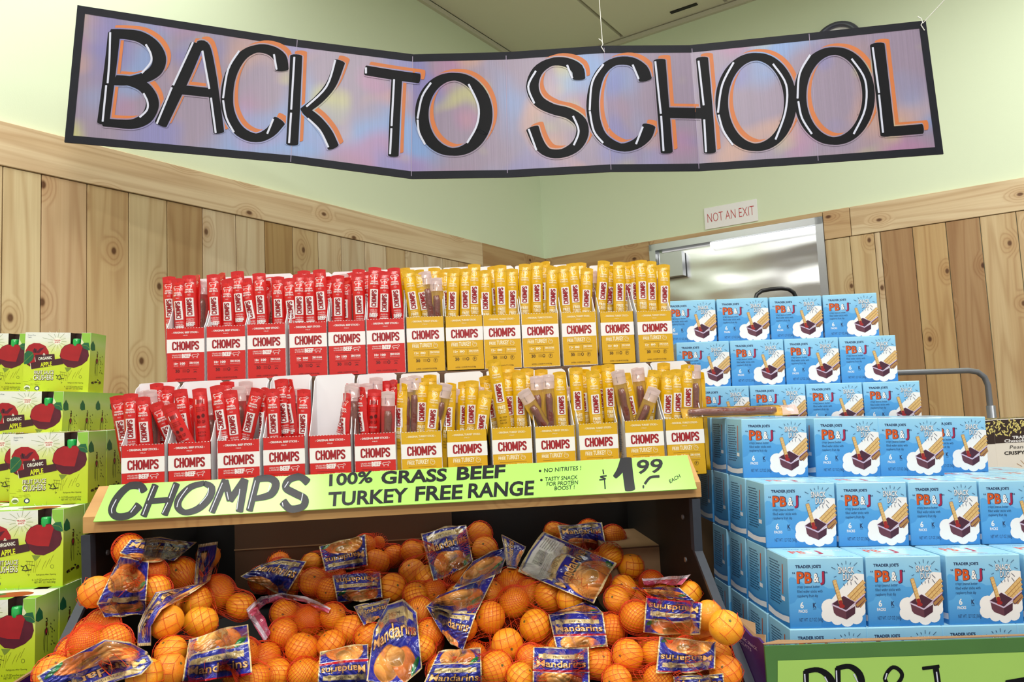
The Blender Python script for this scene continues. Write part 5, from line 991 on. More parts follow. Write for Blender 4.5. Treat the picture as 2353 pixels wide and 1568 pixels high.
    p.build('front_print', lambda x, z, l: (x*0.001, -0.0002-0.00007*l, z*0.001), o)
    p = Print()      # side: small sketched figure and leaf
    p.poly([(0.4, 112), (10, 122), (20, 112), (22, 100), (8, 98), (0.4, 102)], 'leaf_green', 1)
    p.stroke([(30, 92), (36, 92), (34, 97), (31, 97)], 2, 'black_ink', 1); p.ell(33, 87, 3, 4, 'brown_ink', 1); p.ell(32.5, 75, 4, 7, 'apple_dark', 1); p.ell(32.5, 75, 1.6, 3, 'sign_red_ink', 2)
    for q in ([(29, 69), (28, 40)], [(35, 69), (36, 40)], [(30, 69), (35, 69)], [(28, 80), (25, 62), (26, 45)], [(37, 80), (40, 66)]): p.stroke(q, 1.1, 'black_ink', 1)
    for k in range(12): x, y = rr_.uniform(46, 60), rr_.uniform(45, 95); p.ell(x, y, 1, 2, 'black_ink', 1, rot=0.5, n=8)
    for k in range(14): x = rr_.uniform(14, 54); y = 22+rr_.uniform(0, 10)*(1-abs(x-36)/26); p.ell(x, y, 4, 1.6, 'brown_ink' if k % 2 else 'black_ink', 1, rot=rr_.uniform(-0.5, 0.5), n=8)
    p.build('side_print', lambda x, z, l: (AW+0.0002+0.0001*l, x*0.001, z*0.001), o)
    p = Print(); p.ell(90, 36, 34, 20, 'apple_red', 0); p.ell(60, 40, 16, 8, 'leaf_green', 1); p.build('top_print', lambda x, y, l: (x*0.001, y*0.001, AH+0.0002+0.0001*l), o)
    reg(o); return o
APR = apple_proto()
def apple(Mx, lx, ly, lz, label, rot=0.0):
    o = take(APR, 'ap'); o.matrix_world = Mx @ Matrix.Translation((lx, ly, lz)) @ Matrix.Rotation(math.radians(rot), 4, 'Z'); tag(o, label, 'fruit sauce box', 'green apple sauce boxes on the left')
G1 = frame((-0.867, 1.554, -0.013), -0.039, 0.011)
nmz = ['top box of the nearer stack', 'box one level below the top of the nearer stack', 'lowest visible box of the nearer stack', 'box lowest of all in the purple tray']
for lv, (x_, y_) in enumerate(((0.0, 0.0), (-0.0, -0.084), (-0.017+0.02, -0.172), (0.0, -0.172))):
    for dj in range(3):
        for cj in range(2):
            if lv == 0 and cj == 1 and dj > 0: continue
            lab = 'lime green apple sauce box, %s' % nmz[lv] if (dj == 0 and cj == 0) else 'lime apple sauce box, nearer stack, %s level down, %s column from right, %s from front' % (ORD[lv], ORD[cj], ORD[dj])
            off = 0.0 if cj == 0 else -(AW+0.004)
            apple(G1, x_+off, y_+dj*(AD+0.004)+(0.10 if (lv == 0 and cj == 1) else 0), -(lv+1)*AH, lab)
gb = P(59, 764, 1.815)
G2 = frame((gb[0], gb[1], gb[2]-CZ), -0.04, 0.05)
apple(G2, 0, 0, -AH, 'lime green apple sauce box, top box of the farther stack'); apple(G2, -AW-0.004, 0.02, -AH-0.001, 'lime green apple sauce box at the left edge, beside the top of the farther stack')
q = P(147, 897, 1.70); lq = G2.inverted() @ Vector(q)
for dj in range(4):
    for cj in range(2):
        apple(G2, lq.x-AW-cj*(AW+0.004), lq.y+dj*(AD-0.001), -2*AH, 'lime apple sauce box, farther stack, second level, %s column from right, %s from front' % (ORD[cj], ORD[dj]))
        if dj < 4: apple(G2, lq.x-AW-cj*(AW+0.004)+(0.06 if cj == 0 else 0.06), lq.y+0.085+dj*(AD-0.001), -3*AH, 'lime apple sauce box, farther stack, third level, %s column from right, %s from front' % (ORD[cj], ORD[dj]))
m = MB(); m.box((lq.x-2*AW-0.01, lq.y+0.08, -1.2), (lq.x+0.075, lq.y+0.38, -3*AH-0.001), 'kraft', 0.002); o = m.build('carton_plinth'); fix_normals(o); o.matrix_world = G2; tag(o, 'plain shipping carton under the farther stack of apple sauce boxes', 'cardboard box')
tr = empty('display_case', (-0.9, 1.35, 0)); tag(tr, 'purple printed cardboard tray under the lime green apple boxes at the bottom left', 'cardboard case')
tz = PX(76, 1547, -0.692); txr = tz[0]
bz = CZ-0.013-4*AH-0.004
m = MB(); m.box((txr-0.5, 1.18, 0), (txr-0.004, 1.75, bz-0.012), 'dark_kraft'); child(m, 'base', tr)
m = MB(); m.box((txr-0.004, 1.18, 0), (txr, 1.62, tz[2]), 'purple_card'); child(m, 'side_panel', tr)
m = MB(); m.box((txr-0.5, 1.176, 0), (txr, 1.18, tz[2]-0.005), 'purple_card'); child(m, 'front_panel', tr)
m = MB(); m.box((txr-0.0045, 1.18, tz[2]), (txr+0.0005, 1.62, tz[2]+0.003), 'kraft'); child(m, 'cut_edge', tr)

# ================================================================== PIPE RAIL AND HAND CART
m = MB(); Yp = 2.1; pts = [P(x, y, Yp) for x, y in ((1700, 872), (1880, 862), (2062, 857), (2225, 852), (2246, 855), (2262, 867), (2270, 885), (2278, 960))]
lp = np.array(pts[0]); rpt = np.array(pts[-1]); m.tube([(lp[0]-0.04, Yp, 0.0), (lp[0]-0.04, Yp, lp[2]-0.05), (lp[0]-0.025, Yp, lp[2]-0.01)]+[tuple(q) for q in pts]+[(rpt[0]+0.003, Yp, 0.0)], 0.0085, 'pipe_grey', 12)
pr = m.build('pipe_rail', smooth=True); tag(pr, 'grey steel pipe rail with a rounded corner behind the right end of the blue boxes', 'rail')
m = MB(); q = P(2278, 948, Yp); m.tube([(q[0], Yp, q[2]-0.03), (q[0], Yp, q[2]+0.02)], 0.0125, 'pipe_grey', 12); m.build('pipe_joint', pr, True)
m = MB(); Yc = 2.08; pts = [P(x, y, Yc) for x, y in ((1734, 692), (1739, 677), (1750, 669), (1770, 665), (1795, 663), (1812, 665), (1824, 673), (1832, 690))]
m.tube([(pts[0][0], Yc, 0.03)]+[tuple(q) for q in pts]+[(pts[-1][0], Yc, 0.03)], 0.006, 'black_rubber', 12); hc = m.build('hand_cart', smooth=True); tag(hc, 'black rounded hand cart handle rising behind the blue boxes before the steel door', 'cart handle')
m = MB(); m.box((pts[0][0]-0.08, Yc-0.1, 0.0), (pts[-1][0]+0.08, Yc+0.05, 0.03), 'steel_grey', 0.003); o = m.build('foot_plate', hc); fix_normals(o)

# ================================================================== CARTONS UNDER THE SHELF
a0, a1 = P(538, 1200, 1.93), P(1038, 1200, 1.93)
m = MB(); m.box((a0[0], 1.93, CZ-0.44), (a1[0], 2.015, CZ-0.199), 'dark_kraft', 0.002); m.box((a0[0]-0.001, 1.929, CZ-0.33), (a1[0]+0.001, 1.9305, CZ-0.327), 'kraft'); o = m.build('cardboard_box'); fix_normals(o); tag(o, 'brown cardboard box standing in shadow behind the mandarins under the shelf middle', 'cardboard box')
a0, a1 = P(1425, 1256, 1.72), P(1533, 1256, 1.72); zt_ = P(1500, 1254, 1.72)[2]
m = MB(); m.box((a0[0]-0.03, 1.72, zt_-0.16), (a1[0], 1.96, zt_), 'kraft', 0.002); m.box((a0[0]-0.02, 1.7195, zt_-0.004), (a1[0]-0.002, 1.7205, zt_-0.001), 'dark_kraft'); o = m.build('cardboard_box'); fix_normals(o); tag(o, 'tan cardboard box right of the topmost mandarin bags under the shelf', 'cardboard box')

# ================================================================== MANDARINS
hor = lambda x: 930-0.047*(x-CX)
def lim(x, y, d):
    rx_ = ray(x, y)[0]; return min(d, 0.638/-rx_) if rx_ < -0.05 else (min(d, 0.443/rx_) if rx_ > 0.05 else d)
def surf(x, y):
    d = float(np.interp(y-hor(x), [240, 310, 350, 450, 537, 620, 720], [1.92, 1.84, 1.78, 1.55, 1.42, 1.32, 1.22])); return lim(x, y, d*(1-0.16*max(0.0, min(1.0, (620-x)/250))))
BAGS = [
 ('b1', [(295, 1262, 56), (218, 1361, 72), (352, 1319, 66), (359, 1358, 56)]),
 ('b2', [(416, 1319, 74), (500, 1363, 80), (552, 1393, 66), (453, 1383, 70), (384, 1435, 80), (462, 1430, 78), (478, 1279, 50)]),
 ('b3', [(206, 1477, 66), (258, 1476, 70), (122, 1548, 66), (233, 1440, 60), (332, 1556, 70)]),
 ('b4', [(392, 1499, 72), (392, 1536, 72), (564, 1501, 62), (611, 1517, 76), (587, 1561, 60), (639, 1546, 70), (480, 1500, 70)]),
 ('b5', [(681, 1333, 50), (600, 1330, 56), (640, 1310, 54)]),
 ('b6', [(842, 1254, 52), (869, 1244, 54), (869, 1291, 62), (901, 1279, 52), (718, 1296, 52), (790, 1280, 56)]),
 ('b7', [(718, 1338, 62), (755, 1356, 54), (901, 1351, 66), (820, 1345, 60)]),
 ('b8', [(653, 1410, 62), (713, 1427, 70), (651, 1457, 68), (762, 1420, 62), (804, 1447, 74), (698, 1493, 80), (758, 1482, 66)]),
 ('b9', [(846, 1465, 66), (970, 1492, 66), (985, 1457, 62), (965, 1403, 60), (905, 1470, 70)]),
 ('b10', [(698, 1548, 72), (745, 1545, 66), (790, 1535, 70)]),
 ('b11', [(948, 1269, 56), (950, 1316, 62), (980, 1326, 56), (1103, 1229, 58), (1113, 1262, 60), (1030, 1270, 60)]),
 ('b12', [(958, 1366, 54), (995, 1361, 54), (1050, 1375, 60)]),
 ('b13', [(1175, 1338, 70), (1182, 1385, 74), (1261, 1370, 76), (1217, 1363, 62), (1126, 1420, 74), (1229, 1439, 76), (1167, 1484, 76), (1128, 1363, 60), (1065, 1440, 70)]),
 ('b14', [(1311, 1244, 54), (1308, 1378, 64), (1403, 1276, 56), (1300, 1310, 66), (1360, 1340, 60)]),
 ('b15', [(1274, 1224, 48), (1408, 1237, 60), (1448, 1301, 62), (1340, 1230, 50)]),
 ('b17', [(1405, 1447, 74), (1330, 1450, 72), (1290, 1500, 70)]),
 ('b18', [(1217, 1514, 66), (1378, 1524, 72), (1190, 1556, 68), (1280, 1540, 70)]),
 ('b19', [(1460, 1420, 74), (1418, 1378, 60), (1433, 1351, 50), (1626, 1418, 62), (1668, 1442, 80), (1626, 1455, 66), (1550, 1410, 68)]),
 ('b20', [(1582, 1368, 52), (1498, 1341, 44), (1530, 1365, 54)]),
 ('b21', [(1443, 1512, 74), (1505, 1507, 58), (1646, 1502, 62), (1666, 1541, 68), (1580, 1500, 68)]),
 ('b22', [(1421, 1560, 70), (1512, 1560, 70), (1600, 1570, 70)]),
 ('b23', [(1138, 1538, 74), (1080, 1540, 70), (1020, 1540, 70)])]
DEP = {'b1': -0.10, 'b3': -0.06, 'b19': -0.05, 'b21': -0.04, 'b13': -0.02, 'b14': -0.07, 'b2': -0.05, 'b8': -0.02, 'b9': -0.03, 'b20': 0.0, 'b6': 0.02}
cent, rad, bagof = [], [], []
for bi, (bn_, L_) in enumerate(BAGS):
    for (x, y, dpx) in L_:
        d_ = lim(x, y, surf(x, y)+DEP.get(bn_, 0)); r_ = min(max(dpx/2*d_/FPX, 0.0265), 0.0345); cent.append(PD(x, y, d_)); rad.append(r_); bagof.append(bi)
nvis = len(cent)
for bi, (bn_, L_) in enumerate(BAGS):      # fruit deeper inside each bag
    pts = np.array([q[:2] for q in L_], float); c0 = pts.mean(0)
    for k in range(4):
        a = pts[rng.integers(len(pts))]*0.5+c0*0.5+rng.normal(0, 10, 2); d_ = surf(*a)+DEP.get(bn_, 0)+0.058; cent.append(PD(a[0], a[1], d_)); rad.append(0.030); bagof.append(bi)
cent = np.array(cent); rad = np.array(rad)
for it in range(260):
    mv = 0
    for i in range(len(cent)):
        dv = cent-cent[i]; dist = np.linalg.norm(dv, axis=1); need = (rad+rad[i])*0.985
        for j in np.where((dist < need) & (dist > 1e-6))[0]:
            if j <= i: continue
            ov = need[j]-dist[j]; vi = cent[i]-CO; vi /= np.linalg.norm(vi); vj = cent[j]-CO; vj /= np.linalg.norm(vj)
            lat = dv[j]-vi*np.dot(dv[j], vi); lat_n = lat/(np.linalg.norm(lat)+1e-9); s_ = 1 if np.dot(dv[j], vi) >= 0 else -1
            if i < nvis <= j: cent[j] += vj*ov*0.9+lat_n*ov*0.1
            elif j < nvis: cent[i] -= vi*ov*0.42*s_; cent[j] += vj*ov*0.42*s_; cent[i] -= lat_n*ov*0.10; cent[j] += lat_n*ov*0.10
            else: cent[i] -= dv[j]/dist[j]*ov*0.5; cent[j] += dv[j]/dist[j]*ov*0.5
            mv += 1
    # stay above the bed, inside the sides
    zb_ = CZ-0.70+(cent[:, 1]-1.0)/1.018*0.24; low = cent[:, 2]-rad < zb_+0.004; cent[low, 2] = (zb_+rad+0.005)[low]
    deep = np.arange(len(cent)) >= nvis
    cent[:, 1] = np.minimum(cent[:, 1], 1.98)
    cent[deep, 0] = np.clip(cent[deep, 0], XL+0.045, XR-0.05)
    if not mv: break
def mandarin_mesh():
    m = MB(); n1, n2 = 28, 16; R = 1.0
    for j in range(n2+1):
        t = math.pi*j/n2; z = math.cos(t)*0.92; r_ = math.sin(t)
        if j < 3: z -= 0.10*(1-j/3)**1.5
        if j > n2-2: z += 0.06*(j-(n2-2))/2
        for k in range(n1): a = 2*math.pi*k/n1; rr2 = r_*(1+0.012*math.sin(5*a)*math.sin(t)); m.v.append((rr2*math.cos(a), rr2*math.sin(a), z))
    for j in range(n2):
        for k in range(n1): m.f.append((j*n1+k, (j+1)*n1+k, (j+1)*n1+(k+1) % n1, j*n1+(k+1) % n1)); m.i.append(m.mi('mandarin_peel'))
    o = m.build('mandarin', smooth=True); c = MB(); pts = []
    for k in range(10): a = 2*math.pi*k/10; r_ = 0.11 if k % 2 else 0.06; pts.append((r_*math.cos(a), r_*math.sin(a), 0.825))
    c.prism(pts, (0, 0, 0.02), 'calyx_green'); c.build('calyx', o); reg(o); return o
MP = mandarin_mesh(); BN = {}
bag_desc = {'b1': 'the net bag at the far left under the shelf', 'b2': 'the left bag crossed by a blue film ribbon', 'b3': 'the bag in the bottom left corner', 'b4': 'the bottom bag with large upright label', 'b5': 'the half hidden bag behind the torn-edged one', 'b6': 'the top bag under the shelf middle', 'b7': 'the bag just under the top middle one', 'b8': 'the net bag with white torn film edge', 'b9': 'the bottom centre bag with a tall label', 'b10': 'the bottom bag beside the tall label', 'b11': 'the top centre bag before the dark panel', 'b12': 'the small bag wedged below the top centre bag', 'b13': 'the big middle bag full of bare fruit', 'b14': 'the bag with the white barcode label', 'b15': 'the topmost right bag', 'b17': 'the bag with level label and red seam', 'b18': 'the bottom bag right of centre', 'b19': 'the right bag bulging over the side post', 'b20': 'the flat bag at the right rear', 'b21': 'the lower right bag with upside-down label', 'b22': 'the bottom right corner bag', 'b23': 'the bottom centre bag with a crumpled label'}
cnt = {}; 
for i in range(len(cent)):
    bn_ = BAGS[bagof[i]][0]; cnt[bn_] = cnt.get(bn_, 0)+1
for i in range(len(cent)):
    bn_ = BAGS[bagof[i]][0]; o = take(MP, 'mand')
    e = (random.uniform(-1.2, 1.2), random.uniform(-1.0, 1.0), random.uniform(0, 6.28)); s_ = rad[i]/1.02
    o.matrix_world = Matrix.Translation(Vector(cent[i])) @ Matrix.Rotation(e[0]+0.5, 4, 'X') @ Matrix.Rotation(e[1], 4, 'Y') @ Matrix.Rotation(e[2], 4, 'Z') @ Matrix.Scale(s_, 4)
    mem = [k for k in range(len(cent)) if bagof[k] == bagof[i] and (k < nvis) == (i < nvis)]
    if i < nvis:
        x_, y_ = BAGS[bagof[i]][1][mem.index(i)][:2]; xs = sorted(q[:2] for q in BAGS[bagof[i]][1]); k = xs.index((x_, y_))
        tag(o, 'orange mandarin, %s from left in %s' % (ORD[min(k, 11)] if k < len(xs)-1 else 'rightmost', bag_desc[bn_]), 'mandarin', 'mandarins in net bags')
    else: tag(o, 'orange mandarin hidden deep, %s, in %s' % (('left', 'middle', 'right', 'rightmost')[sorted(mem, key=lambda k: cent[k][0]).index(i)], bag_desc[bn_]), 'mandarin', 'mandarins deep inside %s' % bag_desc[bn_])
# nets: one shrink-wrapped diamond mesh per bag
def sdf(Pt, C, R, k=0.016):
    d_ = np.linalg.norm(Pt[:, None, :]-C[None], axis=2)-R[None]
    return -k*np.log(np.exp(-d_/k).sum(1))
def net_for(bi, parent, NU=60, NV=30):
    sel = [i for i in range(len(cent)) if bagof[i] == bi]; C = cent[sel]; R = rad[sel]+0.0012; c0 = C[:len(C)].mean(0)
    X = C-c0; U, S_, Vt = np.linalg.svd(X, full_matrices=True); ax = Vt[0]; b1 = Vt[1]; b2 = np.cross(ax, b1)
    N_ = 20; vid = {}; D = []; E = set()
    rot_ = np.array(Matrix.Rotation(0.8, 3, 'X') @ Matrix.Rotation(0.75+bi*0.3, 3, 'Y') @ Matrix.Rotation(0.6, 3, 'Z'))
    def vv(p):
        k = tuple(np.round(p, 5))
        if k not in vid: vid[k] = len(D); q = np.tan(np.array(p)*math.pi/4); D.append(rot_@(q/np.linalg.norm(q)))
        return vid[k]
    g_ = np.linspace(-1, 1, N_+1)
    for ax_ in range(3):
        for sg_ in (-1, 1):
            o1, o2 = [k for k in range(3) if k != ax_]; ids = {}
            for i in range(N_+1):
                for j in range(N_+1): p_ = [0, 0, 0]; p_[ax_] = sg_; p_[o1] = g_[i]; p_[o2] = g_[j]; ids[i, j] = vv(p_)
            for i in range(N_+1):
                for j in range(N_+1):
                    if i < N_: E.add(tuple(sorted((ids[i, j], ids[i+1, j]))))
                    if j < N_: E.add(tuple(sorted((ids[i, j], ids[i, j+1]))))
    D = np.array(D); E = np.array(sorted(E)); nbr = np.zeros((len(D), 3)); 
    ext = np.linalg.norm(X, axis=1).max()+0.05; t = np.full(len(D), ext)
    for _ in range(70):
        s_ = sdf(c0+D*t[:, None], C, R, 0.0085 if len(C) < 7 else 0.0085); t -= np.clip(s_-0.0006, -0.01, 0.02)*0.7; t = np.maximum(t, 0.012)
    base = t.copy(); deg = np.bincount(E.ravel(), minlength=len(D))
    for _ in range(5):      # stretch over the hollows
        av = (np.bincount(E[:, 0], t[E[:, 1]], len(D))+np.bincount(E[:, 1], t[E[:, 0]], len(D)))/deg; t = np.maximum(base, av)
    Pn = c0+D*t[:, None]
    A, B = Pn[E[:, 0]], Pn[E[:, 1]]; d_ = B-A; L_ = np.linalg.norm(d_, axis=1); ok = (L_ > 1e-5) & (L_ < 0.045); A, B, d_ = A[ok], B[ok], d_[ok]/L_[ok][:, None]
    up = (A+B)/2-c0; up -= d_*(up*d_).sum(1)[:, None]; up /= np.linalg.norm(up, axis=1)[:, None]+1e-9; sd = np.cross(d_, up); w_ = 0.00042
    verts = np.concatenate([np.stack([A+up*w_, A-sd*w_*0.87-up*w_*0.5, A+sd*w_*0.87-up*w_*0.5], 1), np.stack([B+up*w_, B-sd*w_*0.87-up*w_*0.5, B+sd*w_*0.87-up*w_*0.5], 1)], 1).reshape(-1, 3)
    n = len(A); base_ = (np.arange(n)*6)[:, None]; F = np.concatenate([base_+np.array([[0, 1, 4, 3]]), base_+np.array([[1, 2, 5, 4]]), base_+np.array([[2, 0, 3, 5]])], 0)
    me = bpy.data.meshes.new('net'); me.vertices.add(len(verts)); me.vertices.foreach_set('co', verts.ravel()); me.loops.add(len(F)*4); me.loops.foreach_set('vertex_index', F.ravel()); me.polygons.add(len(F)); me.polygons.foreach_set('loop_start', np.arange(len(F))*4); me.polygons.foreach_set('loop_total', np.full(len(F), 4)); me.update(); me.materials.append(MATS['net_red'])
    o = bpy.data.objects.new('net', me); COL.objects.link(o); o.parent = parent; o.matrix_parent_inverse = Matrix.Translation(-Vector(parent.location)); return c0
BAGO = {}
for bi, (bn_, L_) in enumerate(BAGS):
    sel = [i for i in range(len(cent)) if bagof[i] == bi]; c0 = cent[sel].mean(0); e = empty('mandarin_bag', tuple(c0)); BAGO[bn_] = e
    tag(e, 'red net mandarin bag: '+bag_desc[bn_], 'bag', 'net bags of mandarins'); net_for(bi, e)

# ---- printed film labels
def raster(shapes, Wd, Hh, bg):
    img = np.zeros((Hh, Wd, 3)); img[:] = bg
    yy, xx = np.mgrid[0:Hh, 0:Wd]; xx = (xx+0.5)/Wd; yy = (yy+0.5)/Hh
    for kind, data, colr in shapes:
        if kind == 'e':
            cx, cy, rx_, ry_, ro, hl = data; c, s_ = math.cos(ro), math.sin(ro); dx, dy = (xx-cx), (yy-cy)*Hh/Wd; u = (dx*c+dy*s_)/rx_; v = (-dx*s_+dy*c)/ry_; r_ = np.sqrt(u*u+v*v); mk = r_ < 1
            img[mk] = np.array(colr)*0.62+0.0
            mk = r_ < 0.93; f_ = np.clip(0.75+hl*(-u*0.35-v*0.55), 0.35, 1.5)[..., None]; img[mk] = (np.array(colr)[None, None]*f_)[mk]
        elif kind == 'r': x0, y0, x1, y1 = data; img[(xx >= x0) & (xx < x1) & (yy >= y0) & (yy < y1)] = colr
        elif kind == 't':
            s_, x0, y0, w_, h_, bold, grow = data; V, F = text_geo(s_, bold, 2); V = V.copy(); V[:, 0] = V[:, 0]/V[:, 0].max()*w_+x0; V[:, 1] = y0-V[:, 1]/CAPH*h_
            for f in F:
                for k in range(1, len(f)-1):
                    a, b, c = V[f[0]], V[f[k]], V[f[k+1]]; i0, i1 = int(min(a[0], b[0], c[0])*Wd)-1, int(max(a[0], b[0], c[0])*Wd)+2; j0, j1 = int(min(a[1], b[1], c[1])*Hh)-1, int(max(a[1], b[1], c[1])*Hh)+2
                    i0, j0 = max(i0, 0), max(j0, 0)
                    X_, Y_ = xx[j0:j1, i0:i1], yy[j0:j1, i0:i1]
                    if X_.size == 0: continue
                    e1 = (b[0]-a[0])*(Y_-a[1])-(b[1]-a[1])*(X_-a[0]); e2 = (c[0]-b[0])*(Y_-b[1])-(c[1]-b[1])*(X_-b[0]); e3 = (a[0]-c[0])*(Y_-c[1])-(a[1]-c[1])*(X_-c[0])
                    mk = ((e1 >= 0) & (e2 >= 0) & (e3 >= 0)) | ((e1 <= 0) & (e2 <= 0) & (e3 <= 0)); sub = img[j0:j1, i0:i1]; sub[mk] = colr
    return img
L3 = lambda r, g, b: [lin(r), lin(g), lin(b)]
BLUE, GOLD, ORG, ORG2, LEAF, TXT, REDS, WHT = L3(38, 46, 150), L3(218, 196, 142), L3(244, 164, 80), L3(238, 136, 70), L3(24, 120, 66), L3(255, 196, 120), L3(196, 24, 40), L3(232, 232, 236)
IW, IH = 420, 300
def art(kind):
    S = []
    fr_ = [('r', (0, 0, 1, 0.022), GOLD), ('r', (0, 0, 0.022, 1), GOLD), ('r', (0.978, 0, 1, 1), GOLD), ('r', (0, 0.978, 1, 1), GOLD)]
    def fruit(cy, k=1.0): return [('e', (0.34, cy, 0.24*k, 0.17*k, -0.15, 1), ORG), ('e', (0.66, cy+0.05, 0.22*k, 0.15*k, 0.3, 1), ORG2), ('e', (0.50, cy-0.07, 0.17*k, 0.09*k, 0.1, 1.3), L3(244, 176, 96)), ('e', (0.22, cy+0.10, 0.13*k, 0.08*k, 0.7, 1), L3(240, 160, 80)), ('e', (0.86, cy+0.16, 0.12, 0.045, -0.6, 0.8), LEAF)]
    def name(y0, h_=0.17): return [('r', (0.10, y0-h_-0.17, 0.9, y0-h_-0.05), GOLD), ('r', (0.18, y0-h_-0.19, 0.24, y0-h_-0.03), L3(176, 150, 96)), ('r', (0.74, y0-h_-0.19, 0.80, y0-h_-0.03), L3(176, 150, 96)), ('t', ('PREMIUM', 0.36, y0-h_-0.08, 0.28, 0.05, 0.0, 0), L3(60, 50, 40)), ('t', ('Mandarins', 0.055, y0+0.012, 0.90, h_*1.1, 0.05, 0), L3(26, 14, 30)), ('t', ('Mandarins', 0.07, y0, 0.87, h_, 0.008, 0), TXT)]
    if kind == 'full': S = fruit(0.72)+name(0.42)+fr_
    elif kind == 'top': S = name(0.50, 0.26)+fruit(0.92, 0.8)+fr_
    elif kind == 'fruit': S = fruit(0.45, 1.35)+[('r', (0.2, 0.9, 0.8, 0.98), GOLD)]+fr_
    elif kind == 'mid': S = fruit(0.16, 1.0)+[('r', (0, 0.36, 1, 0.39), GOLD)]+name(0.84)+fr_+[('r', (0, 0.965, 1, 1), REDS)]
    elif kind == 'seam': S = name(0.52)+fruit(0.86, 1.0)+fr_+[('r', (0, 0.60, 1, 0.66), REDS), ('r', (0, 0.66, 1, 0.675), WHT)]
    elif kind == 'rev': S = [('r', (0, 0, 1, 0.05), REDS)]+name(0.50)+fruit(0.78, 1.1)+fr_
    elif kind == 'barcode': S = fruit(0.82, 1.2)+name(0.60, 0.13)+[('e', (0.1, 0.14, 0.12, 0.08, 0.3, 1), ORG), ('r', (0.06, 0.05, 0.93, 0.32), WHT)]+[('r', (0.28+0.011*k, 0.10, 0.28+0.011*k+(0.004, 0.007)[k % 2], 0.22), [0.01]*3) for k in range(30)]+[('r', (0.65, 0.08+0.03*k, 0.9, 0.09+0.03*k), [0.15]*3) for k in range(7)]+[('r', (0.12, 0.24+0.02*k, 0.62, 0.248+0.02*k), [0.2]*3) for k in range(3)]+fr_
    elif kind == 'pink': return raster([('r', (0, 0, 1, 0.35), L3(228, 214, 226)), ('r', (0, 0.9, 1, 1), L3(200, 60, 90))], IW, IH, L3(206, 90, 120))
    img = raster(S, IW, IH, BLUE)
    b = img.copy(); b[1:-1, 1:-1] = (img[1:-1, 1:-1]*2+img[:-2, 1:-1]+img[2:, 1:-1]+img[1:-1, :-2]+img[1:-1, 2:])/6; return b
ARTS = {k: art(k) for k in ('full', 'top', 'fruit', 'mid', 'seam', 'rev', 'barcode', 'pink')}
def hitdepth(x, y):
    d_ = ray(x, y); o_ = CO; oc = o_-cent; a = d_@d_; b = 2*(oc@d_); c = (oc*oc).sum(1)-(rad+0.0035)**2; disc = b*b-4*a*c; ok = disc > 0
    if not ok.any(): return None
    return float(((-b[ok]-np.sqrt(disc[ok]))/(2*a)).min())
